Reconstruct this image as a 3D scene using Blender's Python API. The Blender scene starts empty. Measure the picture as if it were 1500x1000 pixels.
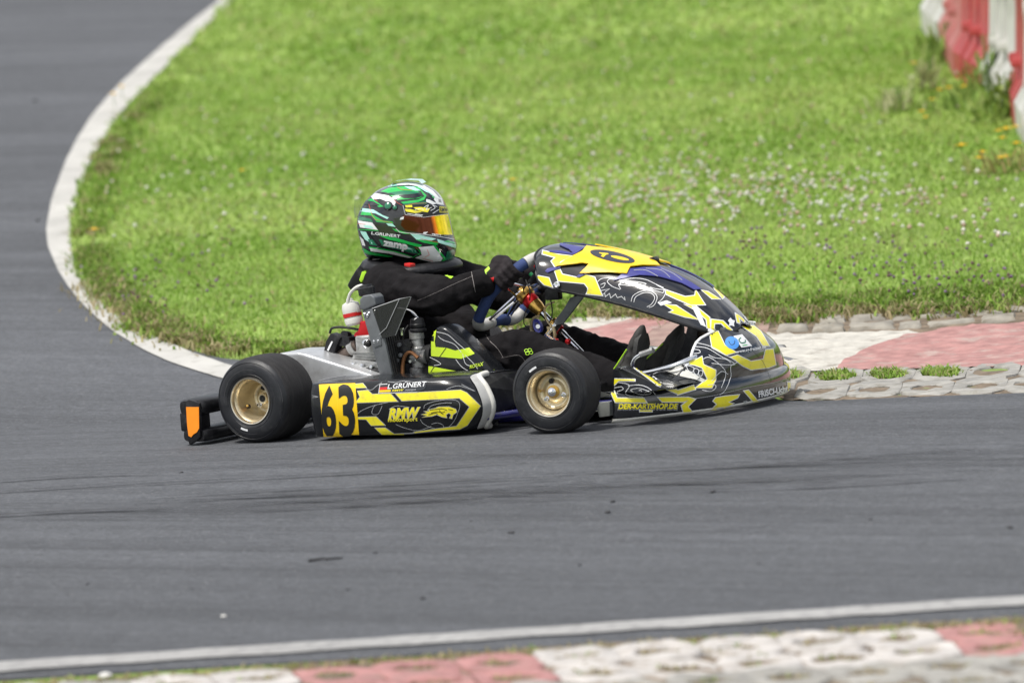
import bpy, bmesh, math, random
import numpy as np
from mathutils import Vector, Matrix
from mathutils.bvhtree import BVHTree
from mathutils.geometry import tessellate_polygon

random.seed(7); rng = np.random.default_rng(11)
R = math.radians
S = bpy.context.scene
COL = S.collection

# ------------------------------------------------------------------ camera
# world = kart coordinates: rear axle above the origin, nose towards +X, driver's left +Y
AZ, PHI, ROLL, FPX, TX, TY, DIST = R(31), R(4.2), R(4.6), 7850.5, 732.4, 516.2, 17.0
_right = Vector((math.cos(AZ), math.sin(AZ), 0))
_fwd = Vector((-math.sin(AZ)*math.cos(PHI), math.cos(AZ)*math.cos(PHI), -math.sin(PHI)))
_up = _right.cross(_fwd)
CR = _right*math.cos(ROLL) - _up*math.sin(ROLL)
CU = _right*math.sin(ROLL) + _up*math.cos(ROLL)
CF = _fwd
CP = Vector((.5, 0, .2)) - CF*DIST - CR*((TX-750)/FPX*DIST) + CU*((TY-500)/FPX*DIST)
cd = bpy.data.cameras.new('camera'); cam = bpy.data.objects.new('camera', cd); COL.objects.link(cam)
m = Matrix((CR, CU, -CF)).transposed().to_4x4(); m.translation = CP
cam.matrix_world = m
cd.sensor_width = 36; cd.lens = FPX*36/1500; cd.clip_start = .5; cd.clip_end = 3000
cd.dof.use_dof = True; cd.dof.focus_distance = 16.75; cd.dof.aperture_fstop = 3.4
S.camera = cam

# ------------------------------------------------------------------ world, sun, exposure
SUN_EL, SUN_AZ = R(64), R(-105)     # direction towards the sun, measured in the XY plane
w = bpy.data.worlds.new('World'); S.world = w; w.use_nodes = True
nt = w.node_tree; N = nt.nodes; L = nt.links
for n in list(N): N.remove(n)
out = N.new('ShaderNodeOutputWorld'); bg = N.new('ShaderNodeBackground'); sky = N.new('ShaderNodeTexSky')
sky.sky_type = 'NISHITA'; sky.sun_disc = False; sky.sun_elevation = SUN_EL
sky.sun_rotation = math.pi/2 - SUN_AZ
sky.air_density = 1.0; sky.dust_density = 2.5; sky.ozone_density = 1.0
tc = N.new('ShaderNodeTexCoord'); mp = N.new('ShaderNodeMapping'); mp.inputs['Scale'].default_value = (1, 1, 2.2)
ns = N.new('ShaderNodeTexNoise'); ns.inputs['Scale'].default_value = 2.3; ns.inputs['Detail'].default_value = 7
rp = N.new('ShaderNodeValToRGB'); rp.color_ramp.elements[0].position = .36; rp.color_ramp.elements[1].position = .56
ns2 = N.new('ShaderNodeTexNoise'); ns2.inputs['Scale'].default_value = 5; ns2.inputs['Detail'].default_value = 6
cr2 = N.new('ShaderNodeValToRGB'); cr2.color_ramp.elements[0].position = .3; cr2.color_ramp.elements[1].position = .7
cr2.color_ramp.elements[0].color = (5.2, 5.4, 5.8, 1); cr2.color_ramp.elements[1].color = (11.5, 11.5, 11.6, 1)
mx = N.new('ShaderNodeMixRGB')
L.new(tc.outputs['Generated'], mp.inputs['Vector']); L.new(mp.outputs[0], ns.inputs['Vector']); L.new(mp.outputs[0], ns2.inputs['Vector'])
L.new(ns.outputs['Fac'], rp.inputs[0]); L.new(ns2.outputs['Fac'], cr2.inputs[0])
L.new(rp.outputs[0], mx.inputs[0]); L.new(sky.outputs[0], mx.inputs[1]); L.new(cr2.outputs[0], mx.inputs[2])
L.new(mx.outputs[0], bg.inputs['Color']); bg.inputs['Strength'].default_value = .09
L.new(bg.outputs[0], out.inputs[0])
sd = bpy.data.lights.new('sun', 'SUN'); sun = bpy.data.objects.new('sun', sd); COL.objects.link(sun)
sd.energy = 2.8; sd.angle = R(9); sd.color = (1, .96, .9)
sdir = Vector((math.cos(SUN_AZ)*math.cos(SUN_EL), math.sin(SUN_AZ)*math.cos(SUN_EL), math.sin(SUN_EL)))
sun.rotation_euler = sdir.to_track_quat('Z', 'Y').to_euler(); sun.location = (0, 0, 30)
S.view_settings.view_transform = 'Standard'; S.view_settings.look = 'None'
S.view_settings.exposure = .45; S.view_settings.gamma = 1

# ------------------------------------------------------------------ geometry helpers
def ray(px, py):
    return (CF*FPX + CR*(px-750) - CU*(py-500)).normalized()
def K(px, py, y):                       # the point seen at a pixel of the photograph, on the plane y = const of the kart
    d = ray(px, py); return CP + d*((y-CP.y)/d.y)
def proj(P):
    d = Vector(P)-CP; z = d.dot(CF); return (750+FPX*d.dot(CR)/z, 500-FPX*d.dot(CU)/z)
FH = Vector((-math.sin(AZ), math.cos(AZ)))
SKN = [-60, -30, -15, -8, -5, -3, -1.6, -1.2, -.8, .85, 1.1, 1.5, 2, 4, 8, 14, 20, 26, 34, 50, 90, 300, 1500]
def sdist(x, y): return (x-.5)*FH.x + y*FH.y
def zprof(s):
    if s < -1.2: return max(.04*(s+1.2), -.6)
    if s < .85: return 0.
    if s < 34: return .08*(s-.85)
    return .08*(34-.85) + .01*(s-34)
def zpl(s):                              # linear between the knots, so that all sheets run exactly parallel
    s = min(max(s, SKN[0]), SKN[-1])
    for a, b in zip(SKN, SKN[1:]):
        if s <= b:
            t = (s-a)/(b-a); return zprof(a)*(1-t)+zprof(b)*t
def zg(x, y): return zpl(sdist(x, y))
def G(px, py):                           # pixel -> point of the ground
    d = ray(px, py); t = 6.; P = CP+d*t
    while t < 400:
        Q = CP+d*(t+.05)
        if Q.z <= zg(Q.x, Q.y):
            a, b = t, t+.05
            for _ in range(12):
                c = (a+b)/2; Q = CP+d*c
                if Q.z <= zg(Q.x, Q.y): b = c
                else: a = c
            return CP+d*b
        t += .05
    return CP+d*t
def Gxy(px, py): g = G(px, py); return (g.x, g.y)
def catmull(pts, n=6, closed=False):
    P = [Vector(p) for p in pts]; out = []; k = len(P)
    rngi = range(k if closed else k-1)
    for i in rngi:
        if closed: a, b, c, d = P[i-1], P[i], P[(i+1) % k], P[(i+2) % k]
        else: a, b, c, d = P[max(i-1, 0)], P[i], P[i+1], P[min(i+2, k-1)]
        for j in range(n):
            t = j/n
            out.append(.5*((2*b)+(c-a)*t+(2*a-5*b+4*c-d)*t*t+(3*b-a-3*c+d)*t**3))
    if not closed: out.append(P[-1].copy())
    return out
def lerp(a, b, t): return a+(b-a)*t

# ------------------------------------------------------------------ materials
MATS = {}
def mat(name, color, rough=.5, metal=0., coat=0., spec=.5, var=0., vscale=30., bump=0., bscale=200., trans=0., alpha=1., dirt=None, stretch=None):
    if name in MATS: return MATS[name]
    mt = bpy.data.materials.new(name); mt.use_nodes = True; MATS[name] = mt
    n = mt.node_tree.nodes; l = mt.node_tree.links; b = n['Principled BSDF']
    c = (*color, 1)
    b.inputs['Base Color'].default_value = c; b.inputs['Roughness'].default_value = rough
    b.inputs['Metallic'].default_value = metal; b.inputs['Coat Weight'].default_value = coat; b.inputs['Coat Roughness'].default_value = .06
    b.inputs['Specular IOR Level'].default_value = spec
    b.inputs['Transmission Weight'].default_value = trans; b.inputs['Alpha'].default_value = alpha
    t = n.new('ShaderNodeTexCoord'); src = t.outputs['Object']
    if stretch:
        mpn = n.new('ShaderNodeMapping'); mpn.inputs['Scale'].default_value = stretch; l.new(src, mpn.inputs[0]); src = mpn.outputs[0]
    last = None
    if var > 0:
        x = n.new('ShaderNodeTexNoise'); x.inputs['Scale'].default_value = vscale; x.inputs['Detail'].default_value = 5; l.new(src, x.inputs['Vector'])
        r = n.new('ShaderNodeMapRange'); r.inputs[1].default_value = .3; r.inputs[2].default_value = .7
        r.inputs[3].default_value = 1-var; r.inputs[4].default_value = 1+var; l.new(x.outputs['Fac'], r.inputs[0])
        h = n.new('ShaderNodeHueSaturation'); h.inputs['Color'].default_value = c; l.new(r.outputs[0], h.inputs['Value'])
        last = h.outputs[0]
    if dirt:                              # (colour, amount): patches of dust or wear with a shape of their own
        x = n.new('ShaderNodeTexNoise'); x.inputs['Scale'].default_value = dirt[2] if len(dirt) > 2 else 18; x.inputs['Detail'].default_value = 8; x.inputs['Roughness'].default_value = .7; l.new(src, x.inputs['Vector'])
        r = n.new('ShaderNodeMapRange'); r.inputs[1].default_value = .52; r.inputs[2].default_value = .72; r.inputs[4].default_value = dirt[1]; l.new(x.outputs['Fac'], r.inputs[0])
        mxn = n.new('ShaderNodeMixRGB'); mxn.inputs[2].default_value = (*dirt[0], 1); l.new(r.outputs[0], mxn.inputs[0])
        if last: l.new(last, mxn.inputs[1])
        else: mxn.inputs[1].default_value = c
        last = mxn.outputs[0]
    if last: l.new(last, b.inputs['Base Color'])
    if bump > 0:
        x = n.new('ShaderNodeTexNoise'); x.inputs['Scale'].default_value = bscale; x.inputs['Detail'].default_value = 4; l.new(src, x.inputs['Vector'])
        u = n.new('ShaderNodeBump'); u.inputs['Strength'].default_value = bump; u.inputs['Distance'].default_value = .004
        l.new(x.outputs['Fac'], u.inputs['Height']); l.new(u.outputs[0], b.inputs['Normal'])
    return mt

DUST = (.16, .15, .13)
M_BLACK = mat('black_vinyl', (.008, .009, .011), .26, coat=.28, spec=.28, dirt=((.05, .05, .05), .2, 30))
M_BLACKG = mat('glossy_black_vinyl', (.008, .009, .012), .16, coat=.9, spec=.5, dirt=((.06, .06, .06), .2, 30))
M_YEL = mat('yellow_vinyl', (.90, .80, .02), .3, coat=.4, dirt=((.35, .31, .12), .5, 26))
M_YELPL = mat('number_yellow', (.93, .60, .0), .35, coat=.3, dirt=((.5, .38, .1), .25, 26))
M_LIME = mat('lime_vinyl', (.62, .85, .03), .3, coat=.4, dirt=((.35, .4, .12), .3, 26))
M_WHITE = mat('white_vinyl', (.78, .79, .8), .35, coat=.2, dirt=((.4, .38, .34), .4, 30))
M_LINE = mat('grey_line_vinyl', (.42, .43, .44), .35, coat=.2)
M_INK = mat('black_ink', (.012, .012, .012), .4)
M_BLUE = mat('blue_plastic', (.035, .038, .22), .32, coat=.3, var=.15)
M_WPLAST = mat('white_plastic', (.68, .67, .62), .45, dirt=((.3, .27, .22), .5, 20))
M_BPLAST = mat('black_plastic', (.010, .010, .012), .42, spec=.35, var=.2, bump=.1, bscale=300, dirt=((.10, .1, .1), .4, 30))
M_RUB = mat('tyre_rubber', (.010, .011, .014), .45, var=.3, vscale=20, bump=.15, bscale=120, spec=.45, dirt=((.045, .046, .05), .7, 22), stretch=(1, 3, 1))
M_TREAD = mat('tread_rubber', (.028, .027, .028), .8, var=.25, vscale=14, bump=.4, bscale=260, spec=.3, dirt=((.075, .07, .065), .5, 24), stretch=(1, 5, 1))
M_GOLD = mat('gold_magnesium', (.74, .64, .44), .36, metal=.8, var=.15, vscale=12, dirt=((.2, .15, .08), .4, 22))
M_RIMLIP = mat('worn_rim_lip', (.72, .66, .54), .28, metal=.9, var=.1)
M_STEEL = mat('chrome_steel', (.72, .73, .75), .16, metal=1, var=.1)
M_ALU = mat('cast_aluminium', (.44, .44, .43), .45, metal=.75, var=.25, vscale=40, bump=.3, bscale=180, dirt=((.07, .06, .05), .7, 30))
M_SILVER = mat('silver_cover', (.55, .56, .57), .33, metal=.5, var=.06, dirt=((.25, .24, .22), .5, 14))
M_CORE = mat('radiator_core', (.045, .045, .045), .5, metal=.3, var=.3, vscale=60)
M_GREYPL = mat('grey_radiator_paint', (.15, .16, .17), .45, metal=.3, var=.12, dirt=((.08, .08, .08), .4, 40))
M_RED = mat('red_anodised', (.55, .015, .02), .3, metal=.4, var=.1)
M_REDPL = mat('red_plastic', (.62, .02, .02), .4)
M_ORANGE = mat('orange_tape', (1.0, .30, .01), .5, var=.06, dirt=((.5, .12, .0), .25, 60))
M_ANOGOLD = mat('gold_anodised', (.66, .40, .10), .25, metal=.9, var=.1)
M_HOSE = mat('black_rubber_hose', (.015, .015, .015), .55)
M_EXH = mat('burnt_exhaust', (.13, .1, .085), .5, metal=.6, var=.4, vscale=60)
M_CLEAR = mat('fuel_line', (.6, .5, .3), .2, trans=.6)
M_BOTTLE = mat('milky_bottle', (.8, .79, .74), .4, trans=.15)
M_SMOKE = mat('smoked_acrylic', (.025, .026, .028), .2, alpha=.72, coat=.1)
M_FUEL = mat('copper_tube', (.35, .16, .07), .35, metal=.6)
M_SUIT = mat('black_suit', (.012, .011, .012), .9, spec=.10, var=.3, vscale=14, bump=.45, bscale=120)
M_GLOVE = mat('glove_fabric', (.022, .018, .020), .8, spec=.2, var=.3, vscale=40, bump=.4, bscale=180)
M_LIMEF = mat('lime_fabric', (.42, .75, .03), .6)
M_SHOE = mat('shoe_suede', (.040, .038, .035), .8, var=.35, vscale=30, bump=.3, bscale=180)
M_STITCH = mat('grey_stitching', (.24, .22, .21), .8)
M_SWBLUE = mat('navy_alcantara', (.030, .055, .17), .8, var=.2, vscale=40, bump=.2, bscale=300)
M_SWWHITE = mat('white_leather', (.52, .51, .49), .5, dirt=((.25, .23, .2), .4, 30))
M_FRAME = mat('blue_frame_paint', (.02, .018, .14), .25, coat=.6, var=.1, dirt=((.1, .1, .1), .2, 25))
M_TRAY = mat('floor_tray', (.33, .35, .33), .45, metal=.4, var=.1)
M_HEL = mat('helmet_black', (.010, .012, .014), .18, coat=.9)
M_HGREEN = mat('helmet_green', (.012, .46, .075), .25, coat=.8)
M_HDGREEN = mat('helmet_dark_green', (.008, .16, .075), .25, coat=.8)
M_HMINT = mat('helmet_mint', (.42, .80, .70), .25, coat=.8)
M_HWHITE = mat('helmet_white', (.78, .80, .80), .25, coat=.8)
M_HRED = mat('helmet_red', (.7, .08, .04), .3)
M_HPOLY = mat('clear_spoiler', (.75, .8, .78), .12, alpha=.5, coat=.6)

def visor_mat():
    mt = bpy.data.materials.new('iridium_painted_reflection'); mt.use_nodes = True
    n = mt.node_tree.nodes; l = mt.node_tree.links; b = n['Principled BSDF']
    b.inputs['Roughness'].default_value = .08; b.inputs['Metallic'].default_value = .75
    b.inputs['Base Color'].default_value = (.95, .42, .02, 1)
    lw = n.new('ShaderNodeLayerWeight'); lw.inputs['Blend'].default_value = .35
    cr = n.new('ShaderNodeValToRGB'); e = cr.color_ramp.elements  # facing ramp paints the visor's dark and bright reflections into its colour
    e[0].position = .07; e[0].color = (.10, .025, .008, 1); e[1].position = .97; e[1].color = (.50, .78, .40, 1)
    a = cr.color_ramp.elements.new(.13); a.color = (.75, .20, .01, 1)
    a = cr.color_ramp.elements.new(.18); a.color = (1., .72, .01, 1)
    a = cr.color_ramp.elements.new(.80); a.color = (.95, .85, .04, 1)
    l.new(lw.outputs['Facing'], cr.inputs[0]); l.new(cr.outputs[0], b.inputs['Base Color'])
    return mt
M_VISOR = visor_mat()

# ------------------------------------------------------------------ object helpers
def tag(o, label=None, cat=None, group=None, kind=None):
    if label: o['label'] = label
    if cat: o['category'] = cat
    if group: o['group'] = group
    if kind: o['kind'] = kind
    return o
def empty(name, loc=(0, 0, 0), rz=0):
    o = bpy.data.objects.new(name, None); COL.objects.link(o); o.location = loc; o.rotation_euler = (0, 0, rz); o.empty_display_size = .1
    return o
def obj(name, me, material=None, parent=None, smooth=True, angle=40):
    if isinstance(me, bmesh.types.BMesh):
        bm = me; bmesh.ops.recalc_face_normals(bm, faces=bm.faces); me = bpy.data.meshes.new(name); bm.to_mesh(me); bm.free()
    o = bpy.data.objects.new(name, me); COL.objects.link(o)
    if material is not None and not len(me.materials): me.materials.append(material)
    if smooth and len(me.polygons):
        me.polygons.foreach_set('use_smooth', [True]*len(me.polygons))
        if angle: me.set_sharp_from_angle(angle=R(angle))
    if parent is not None: o.parent = parent
    return o
def add_faces(bm, verts, faces):
    vs = [bm.verts.new(v) for v in verts]
    for f in faces:
        try: bm.faces.new([vs[i] for i in f])
        except ValueError: pass
    return vs
def grid(bm, rows, closed_u=False, closed_v=False, cap=False):
    V = [[bm.verts.new(p) for p in r] for r in rows]; nr, nc = len(V), len(V[0])
    for i in range(nr if closed_v else nr-1):
        for j in range(nc if closed_u else nc-1):
            q = [V[i][j], V[i][(j+1) % nc], V[(i+1) % nr][(j+1) % nc], V[(i+1) % nr][j]]
            try: bm.faces.new(q)
            except ValueError: pass
    if cap:
        for r in (V[0], V[-1]):
            try: bm.faces.new(r)
            except ValueError: pass
    return V
def tube(bm, pts, r, seg=10, smooth=0, cap=True, flat=1.):
    P = catmull(pts, smooth) if smooth else [Vector(p) for p in pts]
    n = len(P); rr = r if isinstance(r, (list, tuple)) else [r]*2
    rows = []; up = None
    for i, p in enumerate(P):
        t = (P[min(i+1, n-1)]-P[max(i-1, 0)]).normalized()
        if up is None:
            up = Vector((0, 0, 1)) if abs(t.z) < .9 else Vector((1, 0, 0))
        a = t.cross(up).normalized(); up = a.cross(t).normalized()
        f = i/(n-1)*(len(rr)-1); k = min(int(f), len(rr)-2); rad = lerp(rr[k], rr[k+1], f-k)
        rows.append([p + (a*math.cos(2*math.pi*j/seg) + up*flat*math.sin(2*math.pi*j/seg))*rad for j in range(seg)])
    grid(bm, rows, closed_u=True, cap=cap)
def tube_obj(name, pts, r, material, parent, seg=10, smooth=0, flat=1.):
    bm = bmesh.new(); tube(bm, pts, r, seg, smooth, True, flat); return obj(name, bm, material, parent)
def lathe(bm, prof, c, axis, seg=48, closed=False):     # prof = [(radius, offset along axis)]
    ax = Vector(axis).normalized(); a = ax.orthogonal().normalized()
    if abs(ax.y) > .6: a = (Vector((1, 0, 0))-ax*ax.x).normalized()
    b = ax.cross(a); c = Vector(c)
    rows = [[c + ax*o + (a*math.cos(2*math.pi*j/seg)+b*math.sin(2*math.pi*j/seg))*max(r, 1e-4) for j in range(seg)] for r, o in prof]
    grid(bm, rows, closed_u=True, closed_v=closed)
def lathe_obj(name, prof, c, axis, material, parent, seg=48, closed=False, angle=35):
    bm = bmesh.new(); lathe(bm, prof, c, axis, seg, closed); return obj(name, bm, material, parent, angle=angle)
def box(bm, c, s, mat3=None, bev=0.):
    b2 = bmesh.new(); bmesh.ops.create_cube(b2, size=1)
    for v in b2.verts: v.co = Vector((v.co.x*s[0], v.co.y*s[1], v.co.z*s[2]))
    if bev > 0: bmesh.ops.bevel(b2, geom=b2.edges[:], offset=bev, segments=2, affect='EDGES', profile=.6)
    for v in b2.verts:
        if mat3 is not None: v.co = mat3 @ v.co
        v.co += Vector(c)
    me = bpy.data.meshes.new('tmp'); b2.to_mesh(me); b2.free(); bm.from_mesh(me); bpy.data.meshes.remove(me)
def box_obj(name, c, s, material, parent, mat3=None, bev=.003):
    bm = bmesh.new(); box(bm, c, s, mat3, bev); return obj(name, bm, material, parent)
def prism(bm, pts3, off, bev=0., seg=2):                # polygon of 3D points, extruded by the vector off
    b2 = bmesh.new(); n = len(pts3); off = Vector(off)
    a = [b2.verts.new(p) for p in pts3]; b = [b2.verts.new(Vector(p)+off) for p in pts3]
    b2.faces.new(a); b2.faces.new(b[::-1])
    for i in range(n): b2.faces.new([a[i], b[i], b[(i+1) % n], a[(i+1) % n]])
    bmesh.ops.recalc_face_normals(b2, faces=b2.faces)
    if bev > 0: bmesh.ops.bevel(b2, geom=b2.edges[:], offset=bev, segments=seg, affect='EDGES', profile=.6, clamp_overlap=True)
    me = bpy.data.meshes.new('tmp'); b2.to_mesh(me); b2.free(); bm.from_mesh(me); bpy.data.meshes.remove(me)
def prism_px(name, px, y0, y1, material, parent, bev=.004, seg=2):
    bm = bmesh.new(); prism(bm, [K(a, b, y0) for a, b in px], (0, y1-y0, 0), bev, seg); return obj(name, bm, material, parent)
def capsule(bm, a, b, ra, rb, seg=14):
    a, b = Vector(a), Vector(b); t = (b-a); ln = t.length; t = t.normalized() if ln > 1e-6 else Vector((0, 0, 1))
    prof = []
    for k in range(5): an = math.pi/2*(1-k/4); prof.append((ra*math.cos(an), -ra*math.sin(an)))
    for k in range(5): an = math.pi/2*k/4; prof.append((rb*math.cos(an), ln+rb*math.sin(an)))
    lathe(bm, prof, a, t, seg)
def ellipsoid(bm, c, r, mat3=None, seg=16):
    b2 = bmesh.new(); bmesh.ops.create_uvsphere(b2, u_segments=seg, v_segments=seg//2+2, radius=1)
    for v in b2.verts:
        v.co = Vector((v.co.x*r[0], v.co.y*r[1], v.co.z*r[2]))
        if mat3 is not None: v.co = mat3 @ v.co
        v.co += Vector(c)
    me = bpy.data.meshes.new('tmp'); b2.to_mesh(me); b2.free(); bm.from_mesh(me); bpy.data.meshes.remove(me)
def remeshed(name, bm, voxel, material, parent, smooth_it=6, noise=0., nscale=.05):
    bmesh.ops.recalc_face_normals(bm, faces=bm.faces)
    me = bpy.data.meshes.new(name); bm.to_mesh(me); bm.free()
    o = bpy.data.objects.new(name, me); COL.objects.link(o); me.materials.append(material)
    md = o.modifiers.new('r', 'REMESH'); md.mode = 'VOXEL'; md.voxel_size = voxel; md.use_smooth_shade = True
    sm = o.modifiers.new('s', 'SMOOTH'); sm.factor = .6; sm.iterations = smooth_it
    if noise:
        tx = bpy.data.textures.new(name, 'CLOUDS'); tx.noise_scale = nscale; tx.noise_depth = 2
        dm = o.modifiers.new('d', 'DISPLACE'); dm.texture = tx; dm.strength = noise; dm.mid_level = .5; dm.texture_coords = 'LOCAL'
    dg = bpy.context.evaluated_depsgraph_get(); dg.update()
    nm = bpy.data.meshes.new_from_object(o.evaluated_get(dg)); o.modifiers.clear(); o.data = nm; nm.name = name
    if not len(nm.materials): nm.materials.append(material)
    nm.polygons.foreach_set('use_smooth', [True]*len(nm.polygons))
    o.parent = parent
    return o

# ---- print on bodies: outlines are laid onto the real surface and lifted a millimetre off it
def bvh_of(objs):
    V = []; F = []
    for o in objs:
        k = len(V); V += [v.co.copy() for v in o.data.vertices]; F += [[i+k for i in p.vertices] for p in o.data.polygons]
    return BVHTree.FromPolygons(V, F)
def clip_half(poly, ax, val, keep_less):
    out = []; n = len(poly)
    for i in range(n):
        a, b = poly[i], poly[(i+1) % n]
        ia = a[ax] <= val if keep_less else a[ax] >= val; ib = b[ax] <= val if keep_less else b[ax] >= val
        if ia: out.append(a)
        if ia != ib:
            t = (val-a[ax])/(b[ax]-a[ax]); out.append((a[0]+(b[0]-a[0])*t, a[1]+(b[1]-a[1])*t))
    return out
def tris_of(poly):
    p3 = [Vector((p[0], p[1], 0)) for p in poly]
    return [[poly[i] for i in t] for t in tessellate_polygon([p3])]
def cells(tris, cell):
    out = []
    for t in tris:
        x0 = min(p[0] for p in t); x1 = max(p[0] for p in t); y0 = min(p[1] for p in t); y1 = max(p[1] for p in t)
        for ix in range(int(math.floor(x0/cell)), int(math.floor(x1/cell))+1):
            q = clip_half(clip_half(t, 0, ix*cell, False), 0, (ix+1)*cell, True) if x1-x0 > 0 else t
            if len(q) < 3: continue
            for iy in range(int(math.floor(y0/cell)), int(math.floor(y1/cell))+1):
                r = clip_half(clip_half(q, 1, iy*cell, False), 1, (iy+1)*cell, True)
                if len(r) >= 3: out.append(r)
    return out
def stroke(line, w, closed=False):
    n = len(line); P = [Vector((a, b)) for a, b in line]; Lf = []; Rt = []
    for i in range(n):
        if closed: a, c = P[i-1], P[(i+1) % n]
        else: a, c = P[max(i-1, 0)], P[min(i+1, n-1)]
        d1 = (P[i]-a); d2 = (c-P[i])
        if d1.length < 1e-6: d1 = d2
        if d2.length < 1e-6: d2 = d1
        d1 = d1.normalized(); d2 = d2.normalized()
        nrm = Vector((-(d1+d2).y, (d1+d2).x))
        if nrm.length < 1e-3: nrm = Vector((-d1.y, d1.x))
        nrm.normalize(); k = max(abs(nrm.dot(Vector((-d1.y, d1.x)))), .45)
        Lf.append(P[i]+nrm*w/2/k); Rt.append(P[i]-nrm*w/2/k)
    tr = []
    for i in range(n if closed else n-1):
        j = (i+1) % n; a, b, c, d = [tuple(v) for v in (Lf[i], Lf[j], Rt[j], Rt[i])]
        tr += [[a, b, c], [a, c, d]]
    return tr
def decal(name, tris, bvh, material, parent, off=.0012, cell=4., mirror=False, thick=0., label=None):
    bm = bmesh.new(); key = {}; fcs = cells(tris, cell)
    def vert(p):
        k = (round(p[0]*50), round(p[1]*50))
        if k not in key:
            d = ray(*p); h = bvh.ray_cast(CP, d)
            if h[0] is None: key[k] = None
            else:
                nn = h[1] if h[1].dot(d) < 0 else -h[1]
                key[k] = (h[0], nn, h[3])
        return key[k]
    made = {}
    for f in fcs:
        hs = [vert(p) for p in f]
        if any(h is None for h in hs): continue
        ds = [h[2] for h in hs]
        if max(ds)-min(ds) > .06: continue
        for sgn in ((1, -1) if mirror else (1,)):
            vs = []
            for p, h in zip(f, hs):
                kk = (round(p[0]*50), round(p[1]*50), sgn)
                if kk not in made:
                    q = h[0]+h[1]*off
                    made[kk] = bm.verts.new((q.x, q.y*sgn, q.z))
                v = made[kk]
                if v not in vs: vs.append(v)
            if len(vs) >= 3:
                try: bm.faces.new(vs)
                except ValueError: pass
    bmesh.ops.remove_doubles(bm, verts=bm.verts, dist=2e-5)
    # normals outwards (towards the camera for the near side)
    bm.normal_update()
    for f in bm.faces:
        c = f.calc_center_median(); v = Vector((CP.x, CP.y, CP.z))-c
        if mirror and c.y > 1e-4: v = Vector((CP.x, -CP.y, CP.z))-c
        if f.normal.dot(v) < 0: f.normal_flip()
    if thick:
        for v in bm.verts: pass
        r = bmesh.ops.extrude_face_region(bm, geom=bm.faces[:])
        bm.normal_update()
        top = [e for e in r['geom'] if isinstance(e, bmesh.types.BMVert)]
        nv = {}
        for v in top: nv[v] = v.normal.copy()
        for v in top:
            fn = Vector((0, 0, 0))
            for f in v.link_faces: fn += f.normal*f.calc_area()
            v.co += v.normal*thick if v.normal.length else Vector()
    me = bpy.data.meshes.new(name); bm.to_mesh(me); bm.free()
    o = bpy.data.objects.new(name, me); COL.objects.link(o); me.materials.append(material); o.parent = parent
    me.polygons.foreach_set('use_smooth', [True]*len(me.polygons)); me.set_sharp_from_angle(angle=R(40))
    if label: o['label'] = label
    return o
def decals(name, ps, bvh, material, parent, off=.0012, cell=4., thick=0., w=None, closed=False):
    out = []
    for p in ps:
        o = decal(name, tris_of(p) if w is None else stroke(p, w, closed), bvh, material, parent, off, cell, False, thick)
        if len(o.data.polygons) == 0: bpy.data.objects.remove(o)
        else: out += islands(o)
    return out
def islands(o, small=.08):
    bm = bmesh.new(); bm.from_mesh(o.data); bm.faces.ensure_lookup_table(); seen = set(); isl = []
    for f in bm.faces:
        if f in seen: continue
        st = [f]; seen.add(f); cur = []
        while st:
            g = st.pop(); cur.append(g)
            for e in g.edges:
                for q in e.link_faces:
                    if q not in seen: seen.add(q); st.append(q)
        isl.append(cur)
    if len(isl) == 1: bm.free(); return [o]
    tot = len(bm.faces); isl = sorted([i for i in isl if len(i) >= small*tot], key=len, reverse=True); res = []
    for k, cur in enumerate(isl):
        vid = {}; V = []; F = []
        for f in cur:
            q = []
            for v in f.verts:
                if v.index not in vid: vid[v.index] = len(V); V.append(v.co.copy())
                q.append(vid[v.index])
            F.append(q)
        me = bpy.data.meshes.new(o.data.name); me.from_pydata(V, [], F); me.materials.append(o.data.materials[0]); me.polygons.foreach_set('use_smooth', [True]*len(F))
        me.set_sharp_from_angle(angle=R(40))
        if k == 0: o.data = me; res.append(o)
        else:
            c = o.copy(); c.data = me; COL.objects.link(c); res.append(c)
    bm.free(); return res
def twin(objs, parent, cut=False):
    for o in objs:
        if cut:
            bm = bmesh.new(); bm.from_mesh(o.data); bmesh.ops.bisect_plane(bm, geom=bm.verts[:]+bm.edges[:]+bm.faces[:], plane_co=(0, 0, 0), plane_no=(0, 1, 0), clear_outer=True)
            bm.to_mesh(o.data); bm.free()
        if not len(o.data.vertices) or max(v.co.y for v in o.data.vertices) > .001: continue
        c = o.copy(); COL.objects.link(c); c.scale = (1, -1, 1); c.parent = parent
def polys(*ps):
    t = []
    for p in ps: t += tris_of(p)
    return t
def lines(ls, w, closed=False):
    t = []
    for l in ls: t += stroke(l, w, closed)
    return t
def smooth2(pts, n=5, closed=False):
    return [(v.x, v.y) for v in catmull([(a, b, 0) for a, b in pts], n, closed)]
def text_tris(s, o, ex, ey, bold=.0, shear=0., spacing=1.):   # o pixel of the baseline start, ex / ey pixel vectors of one em
    cu = bpy.data.curves.new('t', 'FONT'); cu.body = s; cu.size = 1; cu.offset = bold; cu.shear = shear; cu.space_character = spacing
    cu.resolution_u = 4
    ob = bpy.data.objects.new('t', cu); COL.objects.link(ob)
    dg = bpy.context.evaluated_depsgraph_get(); dg.update()
    me = bpy.data.meshes.new_from_object(ob.evaluated_get(dg)); bpy.data.objects.remove(ob); bpy.data.curves.remove(cu)
    me.calc_loop_triangles(); V = [v.co for v in me.vertices]
    t = [[(o[0]+ex[0]*V[i].x+ey[0]*V[i].y, o[1]+ex[1]*V[i].x+ey[1]*V[i].y) for i in lt.vertices] for lt in me.loop_triangles]
    bpy.data.meshes.remove(me); return t
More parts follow.
